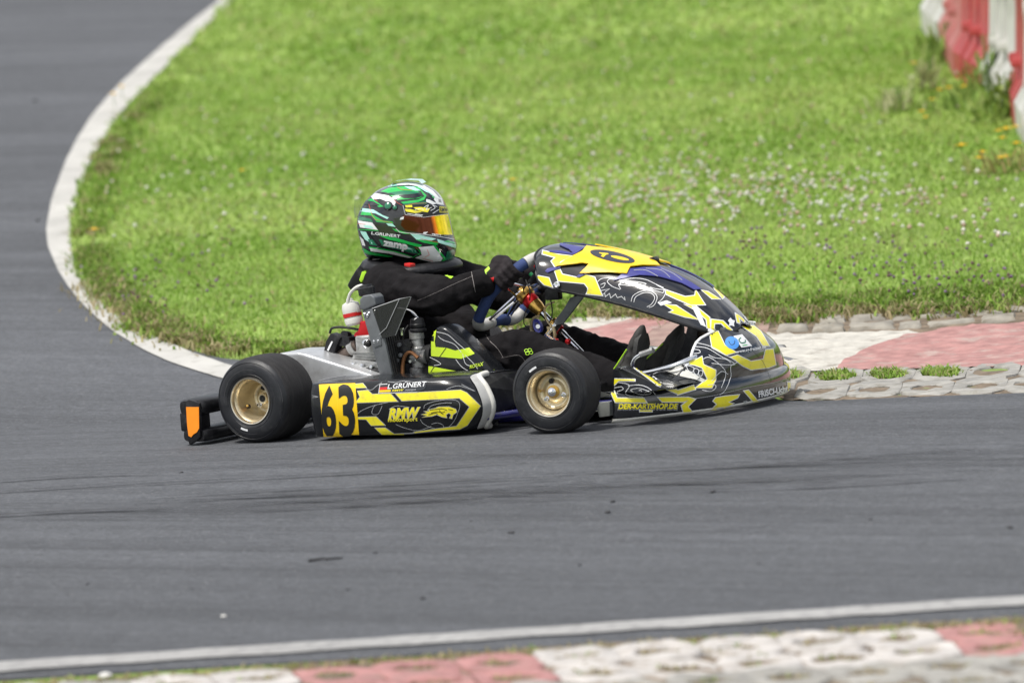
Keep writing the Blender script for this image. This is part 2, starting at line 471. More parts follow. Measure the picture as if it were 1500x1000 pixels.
def text_fit(s, p0, p1, h, bold=.02, shear=0., lean=(0, -1), spacing=1.):    # text from p0 to p1 (baseline ends), cap height h pixels
    t = text_tris(s, (0, 0), (1, 0), (0, 1), bold, shear, spacing)
    x0 = min(p[0] for q in t for p in q); x1 = max(p[0] for q in t for p in q); y1 = max(p[1] for q in t for p in q); y0 = 0
    dx = ((p1[0]-p0[0])/(x1-x0), (p1[1]-p0[1])/(x1-x0)); hy = h/(y1-y0)
    return [[(p0[0]+dx[0]*(p[0]-x0)+lean[0]*hy*p[1], p0[1]+dx[1]*(p[0]-x0)+lean[1]*hy*p[1]) for p in q] for q in t]

# ================================================================== SETTING
def sheet_bm(poly, dz):
    bm = bmesh.new()
    for t in tris_of(poly):
        st = [((p[0], p[1])) for p in t]
        # rotate to (s, q) so that the strips can be cut with axis-aligned clips
        tq = [(sdist(*p), p[0]*FH.y-p[1]*FH.x) for p in st]
        lo = min(p[0] for p in tq); hi = max(p[0] for p in tq)
        for a, b in zip([-1e5]+SKN, SKN+[1e5]):
            if hi <= a or lo >= b: continue
            c = clip_half(clip_half(tq, 0, a, False), 0, b, True)
            if len(c) < 3: continue
            vs = []
            for s, q in c:
                x = .5+s*FH.x+(q-.5*FH.y)*FH.y; y = s*FH.y-(q-.5*FH.y)*FH.x
                vs.append(bm.verts.new((x, y, zpl(s)+dz)))
            try: bm.faces.new(vs)
            except ValueError: pass
    bmesh.ops.remove_doubles(bm, verts=bm.verts, dist=1e-4)
    bm.normal_update()
    for f in bm.faces:
        if f.normal.z < 0: f.normal_flip()
    return bm
def sheet(name, poly, dz, material, parent=None):
    bm = sheet_bm(poly, dz); me = bpy.data.meshes.new(name); bm.to_mesh(me); bm.free()
    o = bpy.data.objects.new(name, me); COL.objects.link(o); me.materials.append(material); o.parent = parent
    if parent is None: o['kind'] = 'structure'
    return o
from mathutils import noise as mnoise
def rough_sheet(name, poly, dz, cell, amp, material, parent=None, freq=9.):
    bm = bmesh.new(); mk = {}
    for c in cells(tris_of(poly), cell):
        vs = []
        for p in c:
            k = (round(p[0], 4), round(p[1], 4))
            if k not in mk:
                n = mnoise.fractal(Vector((p[0]*freq, p[1]*freq, 0)), 1., 2., 4)
                mk[k] = bm.verts.new((p[0], p[1], zg(*p)+dz+amp*n))
            if mk[k] not in vs: vs.append(mk[k])
        if len(vs) >= 3:
            try: bm.faces.new(vs)
            except ValueError: pass
    bm.normal_update()
    for f in bm.faces:
        if f.normal.z < 0: f.normal_flip()
    me = bpy.data.meshes.new(name); bm.to_mesh(me); bm.free()
    o = bpy.data.objects.new(name, me); COL.objects.link(o); me.materials.append(material); o.parent = parent
    me.polygons.foreach_set('use_smooth', [True]*len(me.polygons))
    if parent is None: o['kind'] = 'structure'
    return o

def asphalt_mat():
    mt = bpy.data.materials.new('asphalt'); mt.use_nodes = True; n = mt.node_tree.nodes; l = mt.node_tree.links; b = n['Principled BSDF']
    t = n.new('ShaderNodeTexCoord')
    def noise(scale, det=4, rough=.6, mapping=None):
        x = n.new('ShaderNodeTexNoise'); x.inputs['Scale'].default_value = scale; x.inputs['Detail'].default_value = det; x.inputs['Roughness'].default_value = rough
        if mapping:
            mp = n.new('ShaderNodeMapping'); mp.inputs['Rotation'].default_value = (0, 0, mapping[0]); mp.inputs['Scale'].default_value = mapping[1]
            l.new(t.outputs['Object'], mp.inputs[0]); l.new(mp.outputs[0], x.inputs['Vector'])
        else: l.new(t.outputs['Object'], x.inputs['Vector'])
        return x.outputs['Fac']
    def rng_(src, a, b_, c, d):
        r = n.new('ShaderNodeMapRange'); r.inputs[1].default_value = a; r.inputs[2].default_value = b_; r.inputs[3].default_value = c; r.inputs[4].default_value = d
        l.new(src, r.inputs[0]); return r.outputs[0]
    def mul(a, b_):
        m_ = n.new('ShaderNodeMath'); m_.operation = 'MULTIPLY'; l.new(a, m_.inputs[0]); l.new(b_, m_.inputs[1]); return m_.outputs[0]
    patch = rng_(noise(.45, 5), .3, .7, .86, 1.14)
    grain = rng_(noise(190, 4, .8), .28, .72, .42, 1.58)
    grain2 = rng_(noise(60, 3, .7), .3, .7, .76, 1.24)
    streak = rng_(noise(1.0, 6, .7, (-R(27), (.14, 3.4, 1))), .32, .64, .70, 1.12)
    pan = rng_(noise(1.0, 3, .7, (-R(30), (14., 120., 1))), .3, .7, .66, 1.34)
    thin = rng_(noise(1.0, 4, .7, (-R(27), (.22, 30., 1))), .54, .70, 1., .58)
    val = mul(mul(patch, grain), mul(mul(streak, thin), mul(grain2, pan)))
    h = n.new('ShaderNodeHueSaturation'); h.inputs['Color'].default_value = (.082, .086, .094, 1); l.new(val, h.inputs['Value'])
    sp = n.new('ShaderNodeTexVoronoi'); sp.inputs['Scale'].default_value = 110; l.new(t.outputs['Object'], sp.inputs['Vector'])
    sel = n.new('ShaderNodeMath'); sel.operation = 'GREATER_THAN'; sel.inputs[1].default_value = .93
    sx = n.new('ShaderNodeSeparateColor'); l.new(sp.outputs['Color'], sx.inputs[0]); l.new(sx.outputs[0], sel.inputs[0])
    dd = n.new('ShaderNodeMath'); dd.operation = 'LESS_THAN'; dd.inputs[1].default_value = .35; l.new(sp.outputs['Distance'], dd.inputs[0])
    mm = mul(sel.outputs[0], dd.outputs[0])
    m2 = n.new('ShaderNodeMath'); m2.operation = 'MULTIPLY'; m2.inputs[1].default_value = .55; l.new(mm, m2.inputs[0])
    mx = n.new('ShaderNodeMixRGB'); mx.inputs[2].default_value = (.24, .235, .23, 1); l.new(m2.outputs[0], mx.inputs[0]); l.new(h.outputs[0], mx.inputs[1])
    l.new(mx.outputs[0], b.inputs['Base Color'])
    b.inputs['Roughness'].default_value = .78; b.inputs['Specular IOR Level'].default_value = .4
    u = n.new('ShaderNodeBump'); u.inputs['Strength'].default_value = .55; u.inputs['Distance'].default_value = .004; l.new(noise(190, 3, .7), u.inputs['Height']); l.new(u.outputs[0], b.inputs['Normal'])
    return mt
M_ASPH = asphalt_mat()
M_SOIL = mat('lawn_soil', (.20, .29, .06), .9, var=.35, vscale=3.5, bump=.5, bscale=40)
M_DIRT = mat('kerb_dirt', (.17, .13, .09), .95, var=.45, vscale=22, bump=.8, bscale=60, dirt=((.09, .075, .05), .8, 14))
M_PAINT = mat('white_road_paint', (.33, .325, .315), .75, var=.1, vscale=6, bump=.4, bscale=160, dirt=((.12, .12, .12), .95, 26))
M_PAINT2 = mat('old_white_paint', (.44, .43, .40), .8, var=.14, vscale=3, bump=.4, bscale=120, dirt=((.26, .25, .22), .8, 11))
M_KW = mat('kerb_white', (.47, .45, .40), .9, var=.18, vscale=20, bump=1., bscale=45, dirt=((.16, .13, .10), 1., 11))
M_KR = mat('kerb_red', (.35, .18, .165), .9, var=.25, vscale=20, bump=1., bscale=45, dirt=((.40, .33, .29), 1., 9))
M_KP = mat('kerb_bare_brick', (.30, .20, .17), .9, var=.3, vscale=14, bump=1., bscale=40, dirt=((.22, .19, .14), .9, 14))
M_STONE = mat('grey_stone', (.27, .25, .21), .9, var=.3, vscale=16, bump=.9, bscale=60, dirt=((.17, .14, .09), .8, 12))
M_PVG = mat('paver_concrete', (.30, .29, .265), .9, var=.25, vscale=16, bump=1., bscale=60, dirt=((.15, .13, .09), .8, 20))
M_PVW = mat('paver_white', (.47, .445, .42), .85, var=.2, vscale=14, bump=1., bscale=60, dirt=((.22, .17, .12), 1., 15))
M_PVR = mat('paver_red', (.37, .18, .17), .85, var=.25, vscale=14, bump=1., bscale=60, dirt=((.27, .20, .16), 1., 15))
M_RUBM = mat('rubber_streak', (.035, .035, .038), .6, var=.2)

# the ground reaches the horizon; the road lies on it
sheet('ground', [(-1500, -1500), (1500, -1500), (1500, 1500), (-1500, 1500)], 0, M_SOIL)
INNER = [(331, 0), (290, 48), (250, 92), (215, 127), (180, 165), (150, 205), (125, 252), (110, 292), (101, 335), (103, 375), (118, 412), (140, 440),
         (165, 462), (200, 485), (240, 502), (290, 517), (335, 527), (400, 527), (500, 512), (620, 497), (728, 487)]
innerw = [Gxy(*p) for p in smooth2(INNER, 3)]
far = Vector(innerw[0])-Vector(innerw[1]); far = far.normalized()
farp = [tuple(Vector(innerw[0])+far*d+Vector((-d*d*.004, 0))) for d in (120, 60, 25)]
KEDGE = [(800, 500), (900, 520), (1060, 552), (1120, 575), (1160, 589), (1330, 583), (1500, 577)]
kedge = [Gxy(*p) for p in smooth2(KEDGE, 4)]
kd = Vector((.88, .475))
kext = [tuple(Vector(kedge[-1])+kd*d) for d in (2, 6, 14, 30, 60)]
nA, nB = Vector(Gxy(0, 998)), Vector(Gxy(1500, 907)); nd = (nB-nA).normalized()
outer = [tuple(nB+nd*60), tuple(nB), tuple(nA), tuple(nA-nd*3), tuple(nA-nd*6+Vector((-.5, .3))), (-12, -6.5), (-17.5, -1), (-20.5, 8), (-24.5, 22), (-34, 46), tuple(Vector(farp[0])+Vector((-12, -2)))]
sheet('road', farp+innerw+kedge+kext+outer, .004, M_ASPH)
# old painted edge line round the bend
LO = [(318, 5), (278, 36), (225, 80), (180, 121), (140, 165), (110, 211), (89, 256), (75, 300), (68, 338), (74, 372), (93, 410), (124, 450), (170, 490), (230, 524), (290, 546), (345, 561), (420, 573), (500, 584), (575, 592)]
LI = [(338, 5), (300, 42), (254, 88), (216, 125), (181, 163), (150, 206), (127, 252), (112, 292), (103, 335), (106, 372), (122, 410), (150, 446), (188, 473), (235, 499), (298, 524), (352, 541), (430, 556), (505, 567), (580, 576)]
def wob(p, a): return [(x+random.uniform(-a, a), y+random.uniform(-a, a)*.5) for x, y in p]
lo = [Vector(Gxy(*p)) for p in wob(smooth2(LO, 4), .7)]; li = [Vector(Gxy(*p)) for p in wob(smooth2(LI, 4), 1.1)]
lo = [lo[0]+far*20]+lo; li = [li[0]+far*20]+li
sheet('edge_line', [tuple(p) for p in lo]+[tuple(p) for p in li[::-1]], .008, M_PAINT2)
# painted line along the near edge
fl0 = [Vector(Gxy(x, 973.5-x*.0645+random.uniform(-.7, .7))) for x in range(-100, 1650, 50)]
fl1 = [Vector(Gxy(x, 987.2-x*.0650+random.uniform(-.9, .9))) for x in range(-100, 1650, 50)]
fl0 = [fl0[0]-nd*12]+fl0+[fl0[-1]+nd*25]; fl1 = [fl1[0]-nd*12]+fl1+[fl1[-1]+nd*25]
sheet('edge_line', [tuple(p) for p in fl0]+[tuple(p) for p in fl1[::-1]], .0085, M_PAINT)

# rubber laid down by tyres on the racing line
def tyre_mark(p0, p1, wpx, seed):
    r2 = random.Random(seed); a = []; b = []
    for i in range(25):
        t = i/24; x = lerp(p0[0], p1[0], t); y = lerp(p0[1], p1[1], t)+3*math.sin(3*t+seed)
        ww = wpx*(.25+.75*math.sin(math.pi*t))*r2.uniform(.5, 1)
        a.append(Gxy(x, y-ww/2)); b.append(Gxy(x, y+ww/2))
    o = sheet('tyre_mark', a+b[::-1], .0062+.00012*(seed % 61), M_MARK if seed < 40 else M_MARK2); return o
def mark_mat(lo_=.45, hi_=.72, top=.52):
    mt = bpy.data.materials.new('rubber_film'); mt.use_nodes = True; n = mt.node_tree.nodes; l = mt.node_tree.links; b = n['Principled BSDF']
    b.inputs['Base Color'].default_value = (.03, .03, .033, 1); b.inputs['Roughness'].default_value = .6
    t = n.new('ShaderNodeTexCoord'); x = n.new('ShaderNodeTexNoise'); x.inputs['Scale'].default_value = 1; x.inputs['Detail'].default_value = 8; x.inputs['Roughness'].default_value = .7
    mp = n.new('ShaderNodeMapping'); mp.inputs['Rotation'].default_value = (0, 0, -R(27)); mp.inputs['Scale'].default_value = (.55, 34, 1); l.new(t.outputs['Object'], mp.inputs[0]); l.new(mp.outputs[0], x.inputs['Vector'])
    r = n.new('ShaderNodeMapRange'); r.inputs[1].default_value = lo_; r.inputs[2].default_value = hi_; r.inputs[3].default_value = .0; r.inputs[4].default_value = top
    l.new(x.outputs['Fac'], r.inputs[0]); l.new(r.outputs[0], b.inputs['Alpha']); return mt
M_MARK = mark_mat()
M_MARK2 = mark_mat(.30, .60, .75)
for i, (a, b, ww) in enumerate([((-40, 762), (1560, 668), 5), ((20, 752), (1000, 705), 4), ((300, 742), (1540, 690), 9), ((700, 722), (1560, 652), 5), ((420, 690), (1100, 652), 3), ((150, 668), (800, 640), 3),
                                ((-40, 800), (700, 770), 3), ((900, 690), (1560, 640), 4), ((820, 800), (1560, 735), 4)]): tyre_mark(a, b, ww, i)
for i, (a, b, ww) in enumerate([((500, 745), (1700, 668), 26), ((-60, 770), (900, 722), 18), ((900, 705), (1700, 650), 22), ((100, 700), (1200, 655), 14)]): tyre_mark(a, b, ww, 20+i)
for i in range(16):
    x0 = random.uniform(-100, 1100); y0 = random.gauss(742, 24)-x0*.052; ln_ = random.uniform(200, 700); tyre_mark((x0, y0), (x0+ln_, y0-ln_*random.uniform(.045, .06)), random.uniform(1.5, 3.2), 40+i)

# ---- apex kerb behind the kart: painted concrete, bare brick, stone edging
def ksec(name, px, material, dz=.008):
    pl = []
    for a, b in zip(px, px[1:]+px[:1]):
        n_ = max(1, int(math.hypot(b[0]-a[0], b[1]-a[1])/9))
        for i in range(n_):
            x, y = lerp(a[0], b[0], i/n_), lerp(a[1], b[1], i/n_)
            if 0 < x < 1600: x += 5*mnoise.noise(Vector((x*.09, y*.15, 1))); y += 2.2*mnoise.noise(Vector((x*.09, y*.15, 7)))
            pl.append((x, y))
    return rough_sheet(name, [Gxy(*p) for p in pl], dz, .035, .006, material, None, 12.)
W1 = [(724, 489), (740, 479), (830, 466), (900, 461), (958, 458), (975, 461), (915, 472), (855, 485), (800, 500)]
R1 = [(800, 500), (855, 485), (915, 472), (975, 461), (992, 462), (985, 471), (940, 495), (905, 518)]
B2 = [(905, 518), (940, 495), (985, 471), (992, 462), (1100, 467), (1130, 471), (1125, 490), (1108, 545), (1060, 549)]
W2 = [(1108, 545), (1125, 490), (1200, 492), (1330, 487), (1346, 489), (1290, 505), (1243, 525), (1222, 546), (1160, 549)]
R2 = [(1346, 489), (1400, 480), (1500, 474), (1800, 458), (2100, 442), (2100, 512), (1800, 527), (1500, 538), (1350, 544), (1222, 546), (1243, 525), (1290, 505)]
ST = [(1100, 467), (1130, 471), (1300, 460), (1400, 456), (1500, 450), (1800, 432), (2100, 415), (2100, 442), (1800, 458), (1500, 474), (1400, 480), (1346, 489), (1330, 487), (1200, 492), (1125, 490)]
BED = [(1060, 549), (1108, 545), (1160, 549), (1222, 546), (1350, 546), (1500, 542), (1800, 530), (2100, 515), (2100, 548), (1800, 564), (1500, 577), (1330, 583), (1160, 589), (1120, 575)]
ksec('kerb_white_section', W1, M_KW); ksec('kerb_red_section', R1, M_KR); ksec('kerb_brick_section', B2, M_KP, .007)
ksec('kerb_white_section', W2, M_KW); ksec('kerb_red_section', R2, M_KR)
edging = ksec('stone_edging', ST, M_DIRT, .005); bed = ksec('paver_bed', BED, M_DIRT, .003)

def stone_mesh(pts, h, seed, chamfer=.15, hole=None):
    """a block with an uneven top: outline pts (world xy, ccw), optional hole outline with the same count"""
    r2 = random.Random(seed); bm = bmesh.new(); n = len(pts)
    c = Vector((sum(p[0] for p in pts)/n, sum(p[1] for p in pts)/n))
    def ring(ps, z): return [bm.verts.new((p[0], p[1], zg(p[0], p[1])+z+r2.uniform(-.004, .004))) for p in ps]
    if hole:
        mid_o = [tuple(Vector(p).lerp(Vector(q), chamfer)) for p, q in zip(pts, hole)]
        mid_i = [tuple(Vector(q).lerp(Vector(p), chamfer)) for p, q in zip(pts, hole)]
        rows = [ring(pts, -.02), ring(pts, h-.006), ring(mid_o, h), ring(mid_i, h), ring(hole, h-.006), ring(hole, -.02)]
    else:
        ins = [tuple(Vector(p).lerp(c, chamfer)) for p in pts]; ins2 = [tuple(Vector(p).lerp(c, .5)) for p in pts]
        rows = [ring(pts, -.04), ring(pts, h-.014), ring(ins, h), ring(ins2, h+.003)]
    for a, b in zip(rows, rows[1:]):
        for j in range(n): bm.faces.new([a[j], a[(j+1) % n], b[(j+1) % n], b[j]])
    if not hole: bm.faces.new(rows[-1])
    return bm
def quad_outline(q, n=4, jit=.0, rnd=.0):
    out = []
    for i in range(4):
        a, b = Vector(q[i]), Vector(q[(i+1) % 4])
        for j in range(n):
            p = a.lerp(b, j/n)
            out.append((p.x+random.uniform(-jit, jit), p.y+random.uniform(-jit, jit)))
    return out
def px_outline(px): return [Gxy(*p) for p in px]
# stones of the edging, laid in two courses between the two edges of the strip
def strip_pt(x, v):
    top = np.interp(x, [1100, 1130, 1300, 1400, 1500, 1800, 2100], [467, 471, 460, 456, 450, 432, 415])
    bot = np.interp(x, [1100, 1125, 1200, 1330, 1400, 1500, 1800, 2100], [480, 490, 492, 487, 480, 474, 458, 442])
    return (x, lerp(top, bot, v))
k = 0
for row, (v0, v1) in enumerate(((.06, .46), (.54, .94))):
    x = 1135+random.uniform(0, 20)
    while x < 1700:
        ln = random.uniform(38, 85)
        if random.random() < .85:
            q = [strip_pt(x+2, v1), strip_pt(x+ln-2, v1-random.uniform(0, .1)), strip_pt(x+ln-3, v0), strip_pt(x+3, v0+random.uniform(0, .08))]
            pl = []
            for i in range(4):
                a, b = Vector(q[i]), Vector(q[(i+1) % 4])
                for j in range(3): p = a.lerp(b, j/3); pl.append((p.x+random.uniform(-1.5, 1.5), p.y+random.uniform(-.5, .5)))
            obj('edging_stone', stone_mesh(px_outline(pl), random.uniform(.006, .018), k), M_STONE, edging, angle=50); k += 1
        x += ln
def lens(cx, cy, a, b, tilt=0., n=12, pw=1.):
    out = []
    for i in range(n):
        t = 2*math.pi*i/n; c, s_ = math.cos(t), math.sin(t)
        out.append((cx+a*math.copysign(abs(c)**pw, c), cy-b*math.copysign(abs(s_)**pw, s_)+tilt*a*math.copysign(abs(c)**pw, c)))
    return out
def cell_outline(cx, cy, hw, hh, tilt, skew=0., n=12):
    out = []
    for i in range(n):
        t = 2*math.pi*i/n; c, s_ = math.cos(t), math.sin(t); m_ = max(abs(c), abs(s_)); u, v = c/m_, s_/m_
        out.append((cx+hw*u+skew*v+random.uniform(-.8, .8), cy-hh*v+tilt*hw*u+random.uniform(-.4, .4)))
    return out
# lawn pavers along the apex: each a lattice stone round one opening
far_holes = []
for row in range(2):
    for i in range(8):
        cx = 1128+i*77+row*20; base = np.interp(cx, [1060, 1120, 1160, 1330, 1500, 1800], [552, 575, 588, 582, 576, 563])
        cy = base-10.5-row*20.5; tl = -.035
        if cy > 589 or (cx < 1125): continue
        oc = cell_outline(cx, cy, 39, 10.6, tl, 5); hc = lens(cx+random.uniform(-4, 4), cy, 27 if row else 24, 6.4 if row else 4.2, tl-.05, 12, .9)
        obj('paving_stone', stone_mesh(px_outline(oc), .010, 100+k, .08, px_outline(hc)), M_PVG, bed, angle=50); k += 1
        far_holes.append((cx, cy, 29, 7 if row else 4.5, row))
# near kerb: pavers painted red and white
NB = [(-120, 1012), (300, 985), (750, 953), (1500, 905), (1700, 893), (1900, 1010), (1500, 1060), (750, 1110), (-120, 1150)]
nbed = rough_sheet('paver_bed', [Gxy(*p) for p in NB], .004, .06, .004, M_DIRT)
near_holes = []
def near_edge(x): return np.interp(x, [-120, 300, 750, 1500, 1700], [1017, 991, 961, 914, 901])
for row in range(5):
    for i in range(-1, 15):
        cx = 20+i*118+row*-22+(row % 2)*50; cy = near_edge(cx)+13+row*24
        u = cx+row*30
        if cy > 1040: continue
        col = M_PVW if (235 < u < 425 or 840 < u < 1385) else (M_PVR if (425 <= u <= 840 or 1385 <= u < 1660) else M_PVG)
        if row >= 2: col = M_PVG
        oc = cell_outline(cx+random.uniform(-4, 4), cy+random.uniform(-1, 1), 59.5, 12.4, -.062+random.uniform(-.01, .01), -14); hc = lens(cx, cy, random.uniform(30, 42), random.uniform(3.6, 5.6), -.085, 12, 1.)
        if random.random() < .10: continue
        obj('paving_stone', stone_mesh(px_outline(oc), .011+random.uniform(-.005, .004), 300+k, .07, px_outline(hc)), col, nbed, angle=50); k += 1
        near_holes.append((cx, cy, 34, 4))

# ---- lawn: blades, clover and weeds
def in_poly(xy, poly):
    x, y = xy[:, 0], xy[:, 1]; c = np.zeros(len(x), bool); n = len(poly); j = n-1
    for i in range(n):
        xi, yi = poly[i]; xj, yj = poly[j]
        if yi != yj: c ^= ((yi > y) != (yj > y)) & (x < (xj-xi)*(y-yi)/(yj-yi)+xi)
        j = i
    return c
UP_K = [(728, 485), (745, 477), (830, 465), (900, 460), (958, 457), (1100, 466), (1130, 470), (1300, 459), (1400, 455), (1500, 449), (1800, 431), (2100, 414)]
upk = [Gxy(*p) for p in UP_K]
infield = farp+innerw+upk+[tuple(Vector(upk[-1])+kd*40), (60, 150), (-20, 160)]
def zg_np(x, y):
    s = (x-.5)*FH.x+y*FH.y; k = np.array(SKN, float); return np.interp(s, k, [zprof(v) for v in SKN])
def blades(name, base, hgt, wid, lean, col, mats, flat=None, kind_label=None, parent=None):
    n = len(base); az = rng.uniform(0, 2*np.pi, n); d = np.stack([np.cos(az), np.sin(az)], 1); pr = np.stack([-d[:, 1], d[:, 0]], 1)
    h = hgt[:, None]; wv = wid[:, None]; le = lean[:, None]
    b = base
    def P(off2, z): return np.concatenate([b[:, :2]+off2, (b[:, 2:3]+z)], 1)
    v = np.stack([P(-pr*wv/2, 0*h), P(pr*wv/2, 0*h), P(-pr*wv*.42+d*le*h*.35, h*.6), P(pr*wv*.42+d*le*h*.35, h*.6), P(d*le*h, h*(1-.25*le))], 1)
    me = bpy.data.meshes.new(name); nv = n*5
    me.vertices.add(nv); me.vertices.foreach_set('co', v.reshape(-1).astype(np.float32))
    o5 = (np.arange(n)*5)[:, None]
    lp = np.concatenate([o5+np.array([0, 1, 3, 2]), o5+np.array([2, 3, 4])], 1).reshape(-1)
    me.loops.add(n*7); me.loops.foreach_set('vertex_index', lp.astype(np.int32))
    me.polygons.add(n*2); st = (np.arange(n)*7)[:, None]+np.array([0, 4]); me.polygons.foreach_set('loop_start', st.reshape(-1).astype(np.int32))
    me.update(calc_edges=True); me.validate()
    ca = me.color_attributes.new('tint', 'FLOAT_COLOR', 'POINT')
    c4 = np.repeat(np.concatenate([col, np.ones((n, 1))], 1), 5, axis=0); ca.data.foreach_set('color', c4.reshape(-1).astype(np.float32))
    me.materials.append(mats); me.polygons.foreach_set('use_smooth', [True]*len(me.polygons))
    o = bpy.data.objects.new(name, me); COL.objects.link(o); o.parent = parent
    return o
def tint_mat(name, rough=.6, trans=.35):
    mt = bpy.data.materials.new(name); mt.use_nodes = True; n = mt.node_tree.nodes; l = mt.node_tree.links; b = n['Principled BSDF']
    a = n.new('ShaderNodeVertexColor'); a.layer_name = 'tint'; l.new(a.outputs[0], b.inputs['Base Color']); b.inputs['Roughness'].default_value = rough
    b.inputs['Specular IOR Level'].default_value = .25
    if trans:
        tr = n.new('ShaderNodeBsdfTranslucent'); l.new(a.outputs[0], tr.inputs[0]); ms = n.new('ShaderNodeMixShader'); ms.inputs[0].default_value = trans
        l.new(b.outputs[0], ms.inputs[1]); l.new(tr.outputs[0], ms.inputs[2]); l.new(ms.outputs[0], n['Material Output'].inputs[0])
    return mt
M_BLADE = tint_mat('grass_blade'); M_PETAL = tint_mat('petal', .6, .25)
QC = CP.x*FH.y-CP.y*FH.x
def sample(s0, s1, dens, margin=2.6):
    out = []
    step = .5; s = s0
    while s < s1:
        half = (17.4+s)*750/FPX+margin; n = int(dens*step*2*half)
        ss = rng.uniform(s, s+step, n); qq = QC+rng.uniform(-half, half, n)
        off = ss*0
        x = .5+ss*FH.x+(qq-.5*FH.y)*FH.y; y = ss*FH.y-(qq-.5*FH.y)*FH.x
        out.append(np.stack([x, y], 1)); s += step
    p = np.concatenate(out); return p[in_poly(p, infield)]
def vnoise(xy, f, seed=0.):
    return np.array([mnoise.noise(Vector((a*f+seed, b*f, seed))) for a, b in xy])
def lawn(name, s0, s1, dens, h0, h1, w0, w1):
    p = sample(s0, s1, dens); n = len(p)
    # patches of fresher and drier growth
    cells_ = np.round(p/.12).astype(int); uq, inv = np.unique(cells_, axis=0, return_inverse=True); inv = inv.reshape(-1)
    a = vnoise(uq*.12, .55, 3.)[inv]; b2 = vnoise(uq*.12, 1.7, 9.)[inv]; c2 = vnoise(uq*.12, 3.9, 5.)[inv]
    base = np.stack([p[:, 0], p[:, 1], zg_np(p[:, 0], p[:, 1])], 1)
    g = np.clip(.5+.75*a+.45*b2+.2*c2+rng.normal(0, .18, n), 0, 1)[:, None]
    dry = (rng.random(n) < .035+.09*np.clip(c2, 0, 1)+.5*np.clip(b2-.42, 0, 1)*(c2 > .05))[:, None]
    col = np.array([.20, .345, .045])*(1-g)+np.array([.39, .51, .135])*g
    col = np.where(dry, np.array([.36, .31, .15]), col)*rng.uniform(.8, 1.2, (n, 1))
    h = rng.uniform(h0, h1, n)*(1+.35*c2); wd = rng.uniform(w0, w1, n)
    lv = rng.random(n) < .3                         # broad low clover leaves among the blades
    wd = np.where(lv, wd*2.6, wd); h = np.where(lv, h*.55, h)
    o = blades(name, base, h, wd, np.where(lv, rng.uniform(.9, 1.6, n), rng.uniform(.15, 1., n)), col, M_BLADE)
    tag(o, None, None, None, 'stuff'); return o
tag(lawn('lawn_grass', 1.0, 5.0, 5000, .014, .034, .0028, .005), 'short mown grass at the inside edge of the bend', 'grass')
tag(lawn('lawn_grass', 5.0, 12., 2200, .016, .038, .005, .009), 'mown clover lawn sloping up beyond the kart', 'grass')
tag(lawn('lawn_grass', 12., 27., 800, .02, .045, .010, .018), 'far part of the sloping lawn below the barrier', 'grass')

def along(pts, n, jit):
    P = [Vector(p) for p in pts]; L_ = [(b-a).length for a, b in zip(P, P[1:])]; tot = sum(L_); out = []
    for _ in range(n):
        t = random.uniform(0, tot); i = 0
        while i < len(L_)-1 and t > L_[i]: t -= L_[i]; i += 1
        p = P[i].lerp(P[i+1], t/L_[i]); out.append((p.x+random.gauss(0, jit), p.y+random.gauss(0, jit)))
    return np.array(out)
def fringe(name, pts, n, jit, h0, h1, w0, w1, cols, shift=(0, 0), label=None):
    p = along(pts, n, jit)+np.array(shift); base = np.stack([p[:, 0], p[:, 1], zg_np(p[:, 0], p[:, 1])], 1)
    ci = rng.integers(0, len(cols), n); col = np.array(cols)[ci]*rng.uniform(.7, 1.25, (n, 1))
    o = blades(name, base, rng.uniform(h0, h1, n), rng.uniform(w0, w1, n), rng.uniform(.2, 1.3, n), col, M_BLADE); tag(o, label, 'grass', None, 'stuff'); return o
GR = [(.18, .31, .04), (.22, .36, .05), (.28, .39, .08), (.34, .33, .14), (.15, .26, .035)]
nrm = Vector((FH.x, FH.y))*.08
fringe('verge_grass', [Gxy(*p) for p in [(104, 380), (118, 412), (140, 438), (165, 460), (200, 481), (240, 498), (290, 513), (335, 522), (400, 522), (500, 507), (620, 493), (728, 483)]], 7000, .04, .02, .05, .005, .013, GR, nrm*1.3+Vector((.06, .035)), 'leafy weeds overhanging the asphalt round the bend')
fringe('verge_grass', [Gxy(*p) for p in [(728, 481), (830, 461), (958, 453), (1100, 461), (1130, 465), (1300, 453), (1500, 442), (1800, 424)]], 14000, .09, .02, .06, .005, .014, GR, nrm*1.5, 'leafy weeds along the stone edging behind the kerb')
DRY = [(.42, .36, .20), (.34, .28, .15), (.30, .27, .12)]
fringe('dry_grass', [Gxy(*p) for p in [(130, 425), (200, 478), (290, 511), (345, 521)]], 900, .06, .02, .06, .005, .01, DRY, nrm, 'dry straw at the asphalt edge of the bend')
fringe('dry_grass', [Gxy(*p) for p in [(830, 463), (958, 456), (1060, 462), (1130, 468), (1250, 463)]], 1500, .06, .02, .06, .005, .01, DRY, (0, 0), 'dry straw where the lawn meets the brick kerb')
fringe('verge_grass', [Gxy(*p) for p in [(101, 335), (110, 292), (125, 252), (150, 205), (180, 165), (215, 127)]], 1600, .05, .02, .05, .008, .016, GR, (.12,.02), 'weeds creeping over the white line of the far bend')
